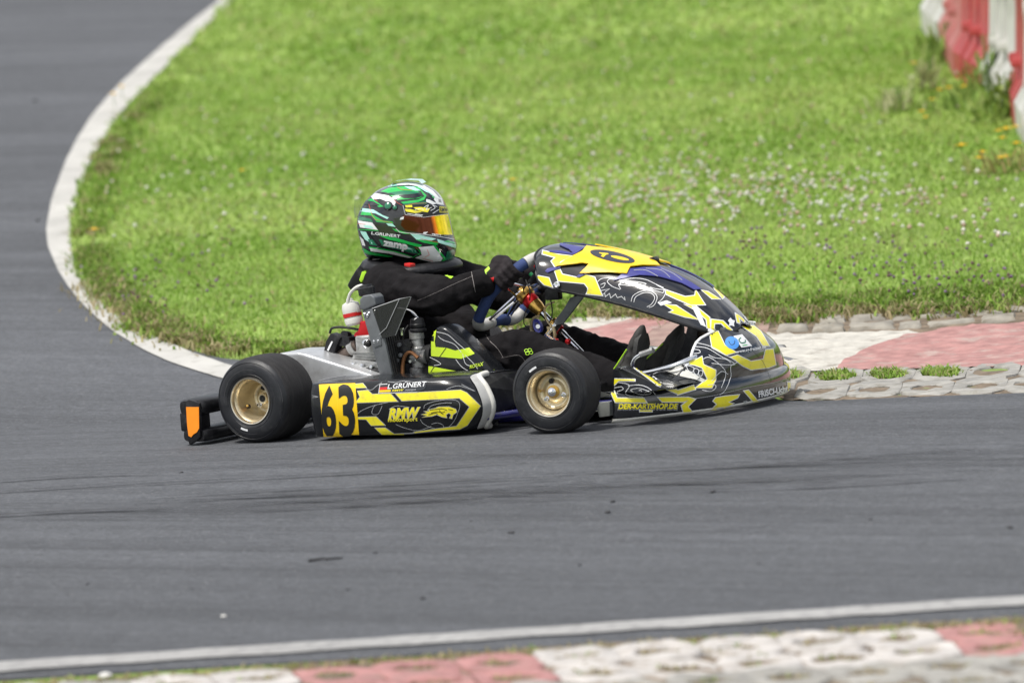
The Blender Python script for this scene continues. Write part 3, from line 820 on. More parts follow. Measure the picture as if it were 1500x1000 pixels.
def clumps(pts, n, per, spread, shift, label):
    c = along(pts, n, .02)+np.array(shift); p = np.repeat(c, per, axis=0)+rng.normal(0, 1, (n*per, 2))*np.repeat(rng.uniform(.3, 1, n), per)[:, None]*spread
    base = np.stack([p[:, 0], p[:, 1], zg_np(p[:, 0], p[:, 1])], 1); m_ = len(p); pal = np.array(GR+DRY); ci = np.where(rng.random(m_) < .75, np.repeat(rng.integers(0, len(pal), n), per), rng.integers(0, len(pal), m_))
    tag(blades('verge_weeds', base, rng.uniform(.015, .055, m_), rng.uniform(.004, .014, m_), rng.uniform(.3, 1.5, m_), pal[ci]*rng.uniform(.75, 1.2, (m_, 1)), M_BLADE), label, 'weeds', None, 'stuff')
clumps(innerw[12:36], 40, 60, .035, (.085, .05), 'ragged weed clumps spilling over the painted line of the bend')
clumps(innerw[38:], 40, 80, .05, (-.01, .07), 'ragged weed clumps on the asphalt edge behind the rear wheel')
clumps(upk, 75, 90, .08, (.02, -.05), 'ragged weed clumps over the back edge of the stone edging')
# grass growing out of the pavers
pp = []
for cx, cy, a, b, row in far_holes:
    if random.random() < (.08 if row else .35) or cx > 1390+random.uniform(0, 60): continue
    for _ in range(420 if row else 200):
        t = random.uniform(0, 2*math.pi); r_ = math.sqrt(random.random()); pp.append(Gxy(cx+a*r_*math.cos(t), cy+b*r_*math.sin(t)))
pp = np.array(pp); base = np.stack([pp[:, 0], pp[:, 1], zg_np(pp[:, 0], pp[:, 1])], 1); n = len(pp)
tag(blades('paver_grass', base, rng.uniform(.012, .036, n), rng.uniform(.004, .009, n), rng.uniform(.3, 1.5, n), np.array(GR)[rng.integers(0, 4, n)]*rng.uniform(.75, 1.2, (n, 1)), M_BLADE), 'grass tufts growing in the openings of the apex pavers', 'grass', None, 'stuff')
pp = []
for cx, cy, a, b in near_holes:
    for _ in range(34):
        t = random.uniform(0, 2*math.pi); r_ = math.sqrt(random.random()); pp.append(Gxy(cx+a*r_*math.cos(t), cy+b*r_*math.sin(t)))
for _ in range(2200): x = random.uniform(-100, 1600); pp.append(Gxy(x, near_edge(x)-1+random.gauss(0, 2.5)))
for _ in range(14):
    x0 = random.uniform(0, 1500); y0 = near_edge(x0)+random.uniform(-1, 60)
    for _ in range(60): pp.append(Gxy(x0+random.gauss(0, 12), y0+random.gauss(0, 2.5)))
pp = np.array(pp); base = np.stack([pp[:, 0], pp[:, 1], zg_np(pp[:, 0], pp[:, 1])], 1); n = len(pp)
tag(blades('paver_grass', base, rng.uniform(.006, .024, n), rng.uniform(.003, .007, n), rng.uniform(.3, 1.4, n), np.array(GR[:3]+DRY*5)[rng.integers(0, 18, n)]*rng.uniform(.75, 1.2, (n, 1)), M_BLADE), 'sparse dry grass in the joints of the red and white pavers', 'grass', None, 'stuff')

def blossoms(name, pxs, r0, r1, z0, z1, cols, label):
    V = []; C = []; F = []
    oc = [(1, 0, 0), (-1, 0, 0), (0, 1, 0), (0, -1, 0), (0, 0, 1), (0, 0, -1)]; fc = [(0, 2, 4), (2, 1, 4), (1, 3, 4), (3, 0, 4), (2, 0, 5), (1, 2, 5), (3, 1, 5), (0, 3, 5)]
    poly = [p for p in infield]
    ok = in_poly(np.array(pxs), poly)
    for (x, y), k_ in zip(pxs, ok):
        if not k_: continue
        r_ = random.uniform(r0, r1); z = zg(x, y)+random.uniform(z0, z1); c = random.choice(cols); kf = len(V); f = random.uniform(.75, 1.15)
        for a in oc: V.append((x+a[0]*r_*random.uniform(.8, 1.2), y+a[1]*r_*random.uniform(.8, 1.2), z+a[2]*r_*random.uniform(.6, 1.))); C += [c[0]*f, c[1]*f, c[2]*f, 1]
        F += [tuple(i+kf for i in q) for q in fc]
    me = bpy.data.meshes.new(name); me.from_pydata(V, [], F); ca = me.color_attributes.new('tint', 'FLOAT_COLOR', 'POINT'); ca.data.foreach_set('color', C)
    me.materials.append(M_PETAL); me.polygons.foreach_set('use_smooth', [True]*len(me.polygons))
    o = bpy.data.objects.new(name, me); COL.objects.link(o); return tag(o, label, 'flowers', None, 'stuff')
def gauss_px(specs):
    out = []
    for cx, cy, sx, sy, n in specs:
        for _ in range(n):
            y_ = random.gauss(cy, sy); x_ = random.gauss(cx, sx)
            if y_ < 5: continue
            out.append(Gxy(x_, y_))
    return out
blossoms('clover_flowers', gauss_px([(1060, 285, 110, 22, 260), (1250, 300, 130, 30, 210), (830, 300, 90, 22, 130), (880, 250, 150, 40, 110), (760, 90, 250, 50, 50), (1000, 330, 200, 25, 60), (1450, 320, 80, 30, 40), (420, 230, 180, 60, 60), (250, 300, 80, 40, 40), (600, 200, 300, 90, 80), (900, 340, 120, 15, 40), (1100, 150, 200, 60, 50)]),
         .007, .0135, .022, .045, [(.66, .68, .58), (.66, .56, .46), (.75, .72, .66), (.55, .40, .30)], 'small white clover heads scattered through the lawn')
blossoms('selfheal_flowers', gauss_px([(1330, 400, 150, 28, 130), (1430, 425, 60, 14, 60), (1100, 375, 110, 20, 80), (250, 420, 70, 40, 70), (190, 440, 30, 18, 40), (980, 370, 150, 20, 50), (420, 330, 120, 30, 30)]),
         .005, .010, .015, .045, [(.22, .12, .24), (.30, .18, .34), (.16, .08, .10), (.20, .11, .13)], 'small purple self-heal heads near the kerb')

# ---- yellow flowers standing singly in the lawn
fl_pos = [(1340, 117), (1378, 153), (1392, 152), (1368, 168), (1352, 185), (1357, 191), (1414, 152), (1464, 214), (1476, 219), (1470, 226), (1490, 211), (1491, 235), (1436, 255), (1441, 248), (1468, 257), (1411, 243), (1475, 254), (180, 148), (168, 160), (356, 270), (753, 284), (1448, 46), (1456, 90), (1469, 96), (140, 362)]
fb = bmesh.new()
lathe(fb, [(.0015, 0), (.0015, .07)], (0, 0, 0), (0, 0, 1), 5)
stem_me = bpy.data.meshes.new('stem'); fb.to_mesh(stem_me); fb.free(); stem_me.materials.append(mat('stem_green', (.10, .2, .03), .7))
fb = bmesh.new()
for i in range(9):
    t = 2*math.pi*i/9; d = Vector((math.cos(t), math.sin(t), 0)); pq = Vector((-d.y, d.x, 0))
    add_faces(fb, [Vector((0, 0, .07))+pq*.003, Vector((0, 0, .07))-pq*.003, d*.02-pq*.006+Vector((0, 0, .075)), d*.024+Vector((0, 0, .074)), d*.02+pq*.006+Vector((0, 0, .075))], [(0, 1, 2, 3, 4)])
ellipsoid(fb, (0, 0, .074), (.008, .008, .005), None, 8)
head_me = bpy.data.meshes.new('blossom'); fb.to_mesh(head_me); fb.free(); head_me.materials.append(mat('yellow_petal', (.85, .52, .01), .6, var=.15))
for i, (a, b) in enumerate(fl_pos):
    g = G(a, b); o = empty('yellow_flower', (g.x, g.y, g.z), random.uniform(0, 6)); sc = random.uniform(.8, 1.25)*(1 if b > 140 else 1.1); o.scale = (sc, sc, sc)
    lab = ('yellow flower beside the white line of the bend' if a < 200 else 'yellow flower on the open lawn behind the driver' if a < 500 else 'yellow flower on the open lawn above the front fairing' if a < 1000 else
           'yellow flower below the nearest white barrier block' if b > 200 else 'yellow flower in the grass below the bright red barrier block' if b > 140 else 'lone yellow flower by the pale seeding grass clump' if a < 1400 else 'yellow flower among weeds in front of the white barrier block')
    tag(o, lab, 'flower', 'yellow flowers in the lawn')
    for nme, me in (('stem', stem_me), ('blossom', head_me)):
        c = bpy.data.objects.new(nme, me); COL.objects.link(c); c.parent = o

# ---- plastic barrier at the top of the lawn
M_BW = mat('barrier_white', (.52, .51, .48), .5, var=.1, vscale=8, dirt=((.30, .28, .24), .6, 7))
M_BR = mat('barrier_red', (.40, .05, .05), .5, var=.2, vscale=8, dirt=((.26, .10, .09), .6, 7))
M_BP = mat('barrier_faded_red', (.42, .13, .12), .55, var=.15, vscale=8, dirt=((.5, .35, .3), .5, 7))
M_GAP = mat('barrier_connector', (.35, .37, .40), .5)
chain = [(1530, 262), (1487, 190), (1476, 163), (1437, 138), (1397, 113), (1376, 72), (1349, 46)]
cw = [G(*p) for p in chain]
spec = [('white barrier block standing nearest to the kerb end of the row', M_BW), ('narrow red barrier block between two white ones, with a grey connector', M_BR), ('white barrier block with two ribs behind flowering weeds', M_BW),
        ('bright red barrier block with a deep central groove', M_BR), ('faded pinkish red barrier block', M_BP), ('small looking white barrier block beside the faded red one', M_BW)]
for i, (lab, mt) in enumerate(spec):
    a, b = cw[i], cw[i+1]; d = (b-a); d.z = 0; ln = d.length; d.normalize(); side = Vector((FH.y, -FH.x, 0)); side = (side-d*side.dot(d)).normalized()
    o = empty('plastic_barrier', (a.x, a.y, min(a.z, b.z)-.03)); tag(o, lab, 'barrier', 'plastic barrier blocks along the top of the lawn')
    h = .95
    def sec(t, inset=0.):       # cross-section: flared foot, waist, rounded shoulder
        prof = [(0, 0), (0, .16), (.05, .24), (.07, .5), (.075, .8), (.11, .93), (.16, .95), (.24, .95), (.29, .93), (.325, .8), (.33, .5), (.35, .24), (.40, .16), (.40, 0)]
        return [d*t+side*(x+(inset if x < .2 else -inset))+Vector((0, 0, z+(b.z-a.z)*max(0, t)/ln*1.0)) for x, z in prof]
    bm = bmesh.new(); ts = [0.015, .03, .30, .32, .40, .42, .58, .60, .68, .70, .97, .985]; ins = [.02, 0, 0, .035, .035, 0, 0, .035, .035, 0, 0, .02]
    grid(bm, [sec(t*ln, q) for t, q in zip(ts, ins)], cap=True)
    obj('block', bm, mt, o, angle=30)
    for t in (.36, .64):
        bm = bmesh.new(); p = d*(t*ln)+side*.075+Vector((0, 0, .62+(b.z-a.z)*t)); box(bm, p, (.07, .07, .07), None, .015); obj('lug', bm, mt, o)
        bm = bmesh.new(); p = d*(t*ln)+side*.06+Vector((0, 0, .30+(b.z-a.z)*t)); box(bm, p, (.08, .08, .05), None, .015); obj('lug', bm, mt, o)
    bm = bmesh.new(); box(bm, d*ln+side*.13+Vector((0, 0, .68+(b.z-a.z))), (.05, .10, .22), None, .01); obj('connector', bm, M_GAP, o)
# weeds in front of the barrier
def weed(px, py, h, n, label, cols, wd=.012, spread=.12):
    g = G(px, py); b = np.stack([rng.normal(0, spread, n), rng.normal(0, spread, n), np.zeros(n)], 1)
    b[:, 2] = rng.uniform(0, h*.75, n)*np.clip(1-np.hypot(b[:, 0], b[:, 1])/spread/3, .1, 1)
    o = empty('weed_plant', (g.x, g.y, g.z)); tag(o, label, 'plant', 'weeds growing at the foot of the barrier')
    col = np.array(cols)[rng.integers(0, len(cols), n)]*rng.uniform(.7, 1.2, (n, 1))
    l_ = blades('leaves', b, rng.uniform(.05, .13, n), rng.uniform(.6, 1.6, n)*wd, rng.uniform(.4, 1.5, n), col, M_BLADE, parent=o)
    bm = bmesh.new()
    for _ in range(5):
        x, y = random.gauss(0, spread*.4), random.gauss(0, spread*.4); tube(bm, [(x*.3, y*.3, 0), (x, y, h*.9)], .003, 5)
    obj('stalks', bm, mat('stem_green', (.1, .2, .03)), o)['kind'] = 'stuff'
WG = [(.16, .26, .05), (.22, .33, .06), (.28, .36, .10)]
weed(1452, 146, .34, 110, 'tall leafy weed in front of the white barrier block', WG, .014, .07)
weed(1474, 175, .24, 110, 'leafy weed where the narrow red block meets the nearest white block', WG, .014, .08)
weed(1384, 90, .22, 90, 'low weed at the gap beside the faded red block', WG, .014, .08)
weed(1425, 160, .07, 90, 'low spreading weed below the bright red block', WG, .012, .2)
weed(1362, 133, .24, 50, 'pale seeding grass clump standing in the lawn by the red block', [(.46, .47, .26), (.40, .42, .22)], .010, .035)
weed(1318, 165, .14, 50, 'pale drooping grass clump apart in the lawn', [(.46, .47, .26), (.40, .42, .22)], .010, .05)
weed(1480, 252, .07, 70, 'dry yellowish weed below the nearest white block', [(.45, .38, .16), (.33, .36, .12)], .012, .10)

# ---- bits lying on the asphalt
g0, g1 = G(452, 825), G(502, 820)
tw = tube_obj('twig', [g0+Vector((0, 0, .008)), g0.lerp(g1, .3)+Vector((.01, .01, .010)), g0.lerp(g1, .6)+Vector((0, -.01, .009)), g1+Vector((0, 0, .007))], [.004, .003, .0035, .002], M_RUBM, None, 6, 3)
tag(tw, 'thin dark twig lying on the asphalt', 'twig')
for i, (a, b, r_) in enumerate([(550, 812, .008), (510, 866, .008), (620, 879, .012), (750, 783, .013), (890, 753, .014), (690, 765, .006), (1045, 723, .011), (1275, 763, .008), (850, 830, .008), (128, 858, .008), (281, 864, .006), (1112, 828, .007), (898, 737, .012), (1480, 775, .012), (266, 694, .009), (55, 325, .014), (52, 150, .02)]):
    r_ *= .7; g = G(a, b); bm = bmesh.new(); bmesh.ops.create_icosphere(bm, subdivisions=1, radius=r_)
    for v in bm.verts: v.co = Vector((v.co.x*random.uniform(.8, 1.8), v.co.y*random.uniform(.7, 1.2), v.co.z*.5))
    o = obj('rubber_crumb', bm, M_RUBM, None, angle=0); o.location = (g.x, g.y, g.z+r_*.35+.003); o.rotation_euler = (0, 0, random.uniform(0, 6)); tag(o, 'dark crumb on the asphalt outside the white line of the bend' if a < 60 else 'small dark rubber crumb on the open asphalt', 'crumb', 'rubber crumbs on the asphalt')
for a, b, r_ in ((328, 906, .007), (155, 996, .015)):
    g = G(a, b); bm = bmesh.new(); bmesh.ops.create_icosphere(bm, subdivisions=2, radius=r_)
    for v in bm.verts: v.co = Vector((v.co.x*1.2, v.co.y, v.co.z*.6))
    o = obj('pebble', bm, mat('pebble_white', (.6, .59, .56), .7, var=.1), None, angle=0); o.location = (g.x, g.y, g.z+r_*.45+.004)
    tag(o, 'tiny white pebble lying on the open asphalt' if r_ < .01 else 'white pebble on the dirt beside the near edge line', 'pebble')

# ================================================================== KART
kart = empty('racing_kart', (0, 0, 0))
tag(kart, 'black and yellow racing kart number 63 cornering on the asphalt', 'kart')

# ---- wheels
M_SCUFF = mat('rubber_scuff', (.055, .056, .06), .6, var=.3)
def wheel(name, c, yaw, rt, hw, dish, side, lf):
    """side -1: outer face towards -Y"""
    wroot = empty(name, c); wroot.rotation_euler = (0, 0, yaw); wroot.parent = kart
    ax = Vector((0, side, 0))                       # outwards
    k = rt/.137
    half = [(.0705, hw*.93), (.077, hw*.985), (.092*k, hw*1.0), (.108*k, hw*.985), (.120*k, hw*.93), (.1285*k, hw*.82), (.1335*k, hw*.68), (.1360*k, hw*.45), (.1370*k, .0)]
    sw = half[:6]; tr = half[5:]
    bm = bmesh.new(); lathe(bm, [(r, o) for r, o in sw], (0, 0, 0), ax, 64); t = obj('sidewall', bm, M_RUB, wroot, angle=0)
    bm = bmesh.new(); lathe(bm, [(r, -o) for r, o in sw[::-1]], (0, 0, 0), ax, 64); obj('sidewall', bm, M_RUB, wroot, angle=0)
    bm = bmesh.new(); lathe(bm, [(r, o) for r, o in tr] + [(r, -o) for r, o in tr[-2::-1]], (0, 0, 0), ax, 64)
    td = obj('tread', bm, M_TREAD, wroot, angle=0)
    # moulded ring lines on the sidewall
    for rr, oo in ((.0835*k, hw*.99), (.1195*k, hw*.935)):
        bm = bmesh.new(); lathe(bm, [(rr-.0012, oo+.0001), (rr, oo+.0014), (rr+.0012, oo)], (0, 0, 0), ax, 64); obj('sidewall_ring', bm, M_RUB, t)
    # white mark on the sidewall
    bm = bmesh.new(); a0 = {-1: 0}; n = 6; a1, a2 = lf; r1, r2 = .089*k, .0955*k
    rows = [[ax*(hw*.9995+.0012)+Vector((math.cos(a), 0, math.sin(a)))*r for a in np.linspace(R(a1), R(a2), n)] for r in (r1, r2)]
    grid(bm, rows); obj('sidewall_mark', bm, M_WHITE, t, angle=0)
    for q in range(7):
        a1 = random.uniform(0, 360); a2 = a1+random.uniform(12, 50); r1 = random.uniform(.093, .118)*k; ww = random.uniform(.0006, .0016)
        oo = float(np.interp(r1, [p[0] for p in half[:6]], [p[1] for p in half[:6]]))+.0009
        bm = bmesh.new(); grid(bm, [[ax*oo+Vector((math.cos(a), 0, math.sin(a)))*r for a in np.linspace(R(a1), R(a2), 9)] for r in (r1, r1+ww)]); obj('scuff', bm, M_SCUFF, t, angle=0)
    # rim: rolled lip, barrel, dished centre
    lip = hw*.955
    lathe_obj('rim_lip', [(.0665, lip-.010), (.0668, lip-.001), (.069, lip+.0035), (.0720, lip+.0045), (.0738, lip+.001), (.0735, lip-.008)], (0, 0, 0), ax, M_RIMLIP, wroot, 64)
    bar = lathe_obj('rim_barrel', [(.0665, lip-.010), (.0600, lip-.017), (.0585, lip-.024), (.0585, lip-.036), (.0545, lip-.05), (.0535, lip-dish*.75), (.049, lip-dish*.93), (.042, lip-dish), (.034, lip-dish+.002), (.030, lip-dish+.010), (.020, lip-dish+.012), (.004, lip-dish+.012)], (0, 0, 0), ax, M_GOLD, wroot, 64, angle=60)
    if dish > .07:
        lathe_obj('hub', [(.017, lip-dish), (.0175, lip-dish+.03), (.0155, lip-dish+.032), (.011, lip-dish+.031), (.010, lip-dish+.012), (.001, lip-dish+.012)], (0, 0, 0), ax, M_GOLD, wroot, 32)
        lathe_obj('axle_bore', [(.0108, lip-dish+.0315), (.001, lip-dish+.031)], (0, 0, 0), ax, M_INK, wroot, 24)
    else:
        lathe_obj('bearing_collar', [(.020, lip-dish+.011), (.020, lip-dish+.016), (.013, lip-dish+.017)], (0, 0, 0), ax, M_ANOGOLD, wroot, 32)
        lathe_obj('hub', [(.0135, lip-dish+.01), (.0135, lip-dish+.026), (.0105, lip-dish+.027), (.0105, lip-dish+.032), (.006, lip-dish+.034), (.006, lip-dish+.041), (.001, lip-dish+.042)], (0, 0, 0), ax, M_STEEL, wroot, 24)
    for q in range(3):
        a = R(100+120*q); p = Vector((math.cos(a), 0, math.sin(a)))*.033
        lathe_obj('wheel_nut', [(.0085, lip-dish-.001), (.0085, lip-dish+.011), (.0055, lip-dish+.0125), (.0055, lip-dish+.019), (.0005, lip-dish+.0195)], p, ax, M_STEEL if q != 0 else M_BPLAST, wroot, 8)
    for a in ((R(205),) if dish > .07 else (R(175),)):
        p = Vector((math.cos(a), 0, math.sin(a)))*.046
        tube_obj('valve', [p*1.1+ax*(lip-.055), p*.9+ax*(lip-.035)], .004, M_ANOGOLD, wroot, 8)
        tube_obj('valve_base', [p*1.2+ax*(lip-.062), p*1.06+ax*(lip-.052)], .007, M_HOSE, wroot, 8)
    return wroot
RW, FW = .096, .066
YR, YF = -.600, -.580
wheel('rear_wheel', (0, YR, .137), 0, .137, RW, .098, -1, (244, 260))
wheel('rear_wheel', (0, -YR, .137), 0, .137, RW, .098, 1, (10, 26))
wheel('front_wheel', (1.04, YF, .129), R(7), .129, FW, .050, -1, (112, 130))
wheel('front_wheel', (1.03, .50, .129), R(8), .129, FW, .050, 1, (30, 46))

# ---- chassis
fr = tube_obj('chassis_frame', [(-.1, -.33, .06), (.2, -.33, .05), (.6, -.36, .05), (.95, -.36, .055), (1.18, -.30, .06), (1.26, -.2, .06), (1.26, .2, .06), (1.18, .30, .06), (.95, .36, .055), (.6, .36, .05), (.2, .33, .05), (-.1, .33, .06)], .015, M_FRAME, kart, 12, 5)
tube_obj('rear_axle', [(0, -.56, .137), (0, .56, .137)], .02, M_STEEL, kart, 16)
tube_obj('cross_tube', [(.55, -.36, .05), (.55, .36, .05)], .014, M_FRAME, kart, 10)
tube_obj('cross_tube', [(-.09, -.33, .06), (-.09, .33, .06)], .014, M_FRAME, kart, 10)
tube_obj('stub_axle', [(1.04, -.54, .129), (1.04, -.40, .125)], .016, M_STEEL, kart, 12)
tube_obj('stub_axle', [(1.03, .46, .129), (1.03, .38, .125)], .016, M_STEEL, kart, 12)
tube_obj('kingpin_bracket', [(1.04, -.41, .06), (1.04, -.41, .165)], .018, M_FRAME, kart, 10)
tube_obj('kingpin_bracket', [(1.04, .41, .06), (1.04, .41, .165)], .018, M_FRAME, kart, 10)
tube_obj('tie_rod', [(1.0, -.39, .10), (.99, -.03, .13)], .007, M_STEEL, kart, 8)
tube_obj('tie_rod', [(1.0, .39, .10), (.99, .03, .13)], .007, M_STEEL, kart, 8)
# pod bars: lower rail seen between pod and front wheel
lowb = tube_obj('side_pod_bar', [(.25, -.36, .055), (.27, -.52, .055), (.34, -.585, .055), (.70, -.60, .055), (.79, -.575, .055), (.86, -.36, .055)], .011, M_FRAME, kart, 10, 4)
tube_obj('side_pod_bar', [(.25, .36, .055), (.27, .52, .055), (.34, .585, .055), (.70, .60, .055), (.79, .575, .055), (.86, .36, .055)], .011, M_FRAME, kart, 10, 4)
tube_obj('clamp_sleeve', [K(713, 617, -.42), K(727, 615, -.42)], .0155, M_ALU, kart, 12)
tube_obj('lower_rail', [K(705, 619, -.40), K(727, 615, -.40), K(800, 607, -.40)], .0115, M_FRAME, kart, 12)
prism_bm = bmesh.new(); prism(prism_bm, [(.45, -.30, .036), (1.0, -.33, .036), (1.24, -.20, .04), (1.24, .20, .04), (1.0, .33, .036), (.45, .30, .036)], (0, 0, .003)); obj('floor_tray', prism_bm, M_TRAY, kart)
prism_px('tray_flange', [(872, 590), (893, 588), (893, 609), (878, 611)], -.38, -.35, M_TRAY, kart, .002)

# ---- rear bumper
def rb_section(y, e=0.):
    # closed profile in x,z of the moulded bumper's upper and lower beam
    return None
rb = bmesh.new()
def beam(z0, z1, x0, x1):
    ys = [-.705, -.69, -.62, -.5, -.3, 0, .3, .5, .62, .69, .705]; rows = []
    for y in ys:
        k = 1 if abs(y) < .70 else .8; cx, cz = (x0+x1)/2, (z0+z1)/2; hx, hz = (x1-x0)/2*k, (z1-z0)/2*k
        cx += .03*max(0, (.55-abs(y)))/.55*-.2
        rows.append([(cx+hx*math.copysign(abs(math.cos(t))**.5, math.cos(t)), y, cz+hz*math.copysign(abs(math.sin(t))**.5, math.sin(t))) for t in np.linspace(0, 2*math.pi, 17)[:-1]])
    grid(rb, rows, closed_u=True, cap=True)
beam(.098, .150, -.268, -.165); beam(.014, .056, -.262, -.165)
rbump = obj('rear_bumper', rb, M_BPLAST, kart, angle=45)
for y in (-.66, .66):
    bm = bmesh.new(); box(bm, (-.235, y, .078), (.060, .085, .06), None, .008); obj('end_web', bm, M_BPLAST, rbump)
    bm = bmesh.new(); box(bm, (-.20, y*.60, .078), (.05, .12, .06), None, .008); obj('end_web', bm, M_BPLAST, rbump)
prism_px('end_cap', [(271.5, 587), (276, 585), (292, 590), (293, 640), (287, 646), (277, 652), (274, 640)], -.715, -.700, M_BPLAST, rbump, .004)
prism_px('orange_tape', [(272.5, 596), (291, 596), (291.5, 627), (288, 633), (283, 636), (280, 640), (276, 638), (274, 622)], -.7175, -.7152, M_ORANGE, rbump, .0)

# ---- right-hand side pod (and its twin on the far side)
def side_pod(sgn):
    secs = []
    prof = [(-.600, .016), (-.655, .016), (-.672, .022), (-.682, .06), (-.688, .10), (-.684, .150), (-.676, .172), (-.660, .184), (-.60, .188), (-.50, .186), (-.40, .180), (-.38, .172), (-.38, .12), (-.40, .10)]
    st = [(.215, .965, 1.), (.222, 1., 1.), (.30, 1., 1.), (.42, 1.0, 1.0), (.53, .998, 1.01), (.62, .99, 1.01), (.68, .975, 1.0), (.715, .952, .985), (.74, .92, .965), (.755, .885, .94), (.762, .845, .91)]
    for x, fy, fz in st:
        zc = .095
        rise = .004*(x-.22)
        secs.append([(x+max(0, x-.60)*.30*(1-((z_-zc)/.085)**2), sgn*(y_*fy), zc+(z_-zc)*fz+rise) for y_, z_ in prof])
    bm = bmesh.new(); cs = [catmull(s_, 3) for s_ in secs]; cols = list(zip(*cs))
    cols = [catmull(list(c), 3) for c in cols]; rows = list(zip(*cols))
    grid(bm, [list(r) for r in rows]); 
    o = obj('side_pod', bm, M_BLACK, kart, angle=50)
    capr = [[Vector((p.x+.002, p.y*1.006, .095+(p.z-.095)*1.02)) for p in r_[3:25]] for r_ in rows[-5:]]
    bm = bmesh.new(); grid(bm, capr); obj('front_cap', bm, mat('grey_white_plastic', (.5, .5, .48), .45, dirt=((.25, .24, .22), .6, 20)), o, angle=60)
    # rolled white rim at the front end
    ln = [Vector(p) for p in cs[-1]]
    bm = bmesh.new(); tube(bm, ln[2:25], .010, 10); obj('front_rim', bm, M_WPLAST, o)
    ln2 = [Vector(p) for p in cs[0]]
    bm = bmesh.new(); tube(bm, ln2[3:-8], .0016, 6); obj('rear_seam', bm, M_LINE, o)
    # closing wall behind the rim
    bm = bmesh.new(); bm.faces.new([bm.verts.new(p-Vector((.004, 0, 0))) for p in ln]); obj('end_wall', bm, M_BPLAST, o, smooth=False)
    bm = bmesh.new(); bm.faces.new([bm.verts.new(p+Vector((.002, 0, 0))) for p in ln2]); obj('end_wall', bm, M_BPLAST, o, smooth=False)
    return o
podR = side_pod(1); podL = side_pod(-1); podL.scale = (1, 1, .8)

# ---- front fairing: crest line and lower edge, arched cross-section
FC = [(802, 361), (815, 357), (840, 358.5), (875, 363), (920, 372.5), (965, 386), (1003, 401), (1035, 420), (1062, 443), (1079, 461), (1087, 474)]
FE = [(787, 390, -.125), (786, 404, -.145), (797, 419, -.15), (850, 431, -.155), (900, 443, -.155), (955, 459, -.15), (1003, 475, -.135), (1035, 484.5, -.115), (1060, 488, -.09), (1077, 484, -.05), (1086, 478, -.02)]
crest = catmull([K(a, b, 0) for a, b in FC], 4); edge = catmull([K(a, b, y) for a, b, y in FE], 4)
rows = []
for c, e in zip(crest, edge):
    r_ = []
    for i in range(-9, 10):
        a = (9-abs(i))/9*math.pi/2; sg = -1 if i < 0 else 1
        f = math.sin(a)**.92; wv = math.cos(a)
        p = Vector((lerp(e.x, c.x, f), e.y*wv*(-sg if sg > 0 else 1), lerp(e.z, c.z, f)))
        r_.append(p)
    rows.append(r_)
bm = bmesh.new(); grid(bm, rows); fair = obj('front_fairing', bm, M_BLACKG, kart, angle=60)
fair_bvh = bvh_of([fair])
bm = bmesh.new(); grid(bm, [[p+Vector((-.004, -.02*p.y, -.006)) for p in r_] for r_ in rows]); obj('inner_shell', bm, M_BPLAST, fair, angle=60)
bm = bmesh.new(); tube(bm, [r_[0] for r_ in rows], .0035, 6); tube(bm, [r_[-1] for r_ in rows], .0035, 6); tube(bm, rows[0], .004, 6); obj('edge_trim', bm, M_BPLAST, fair)

# ---- nose
plan = [(1.435, 0.), (1.432, .08), (1.42, .17), (1.392, .26), (1.345, .345), (1.285, .43), (1.235, .485), (1.20, .505), (1.185, .505)]
def plan_pts(off=0., scale=1.):
    h = catmull([(x, y, 0) for x, y in plan], 4)
    L_ = [Vector((p.x-off, -p.y*(1-off*.8), 0)) for p in h[::-1]]+[Vector((p.x-off, p.y*(1-off*.8), 0)) for p in h[1:]]
    return L_
rows = []
for off, z in ((.03, .018), (.008, .022), (0, .036), (-.002, .06), (-.002, .085), (.003, .104), (.010, .111), (.03, .113)):
    rows.append([p+Vector((0, 0, z)) for p in plan_pts(off)])
bm = bmesh.new(); grid(bm, rows); nose = obj('nose_bumper', bm, M_BLACKG, kart, angle=50)
bm = bmesh.new(); grid(bm, [[p+Vector((0, 0, z)) for p in plan_pts(off)] for off, z in ((.010, .0205), (.003, .027), (.0035, .032))]); obj('bottom_lip', bm, M_WPLAST, nose, angle=50)
# raised centre cone
base = [p for p in plan_pts(.008) if abs(p.y) < .40]
n = len(base); rows = []
def top_curve(t):                        # t -1..1 across; arched top edge
    y = .135*t*(1+.08*abs(t)); return Vector((1.362-.02*t*t-.03*abs(t)**3, y, .262-.018*t*t-.012*t**4))
for j in range(13):
    v = j/12; r_ = []
    for i, p in enumerate(base):
        t = -1+2*i/(n-1); a = Vector((p.x, p.y, .108)); b = top_curve(t)
        q = a.lerp(b, v); bulge = math.sin(math.pi*v)*(.032*(1-.4*abs(t))); q += Vector((bulge, p.y*.12*math.sin(math.pi*v), bulge*.35)); r_.append(q)
    rows.append(r_)
CE = catmull([K(972, 566, -.38), K(1000, 541, -.30), K(1010, 529, -.265), K(1014.5, 514, -.23), K(1023, 498, -.18), K(1045, 485.5, -.135)], 6); kk = len(CE)-1
for j, r_ in enumerate(rows):
    f = j/12*kk; i0 = min(int(f), kk-1); e = CE[i0].lerp(CE[i0+1], f-i0)
    for i, p in enumerate(r_):
        t = -1+2*i/(n-1); wt = abs(t)**2.2; d0 = (e-r_[0]) if i == 0 else dE; dE = d0
        r_[i] = p+Vector((dE.x, dE.y*(1 if t < 0 else -1), dE.z))*wt
last = rows[-1]
rows.append([p+Vector((-.02, -p.y*.06, .003)) for p in last]); rows.append([p+Vector((-.045, -p.y*.12, -.006)) for p in last])
bm = bmesh.new(); grid(bm, rows); cone = obj('nose_cone', bm, M_BLACKG, nose, angle=50)
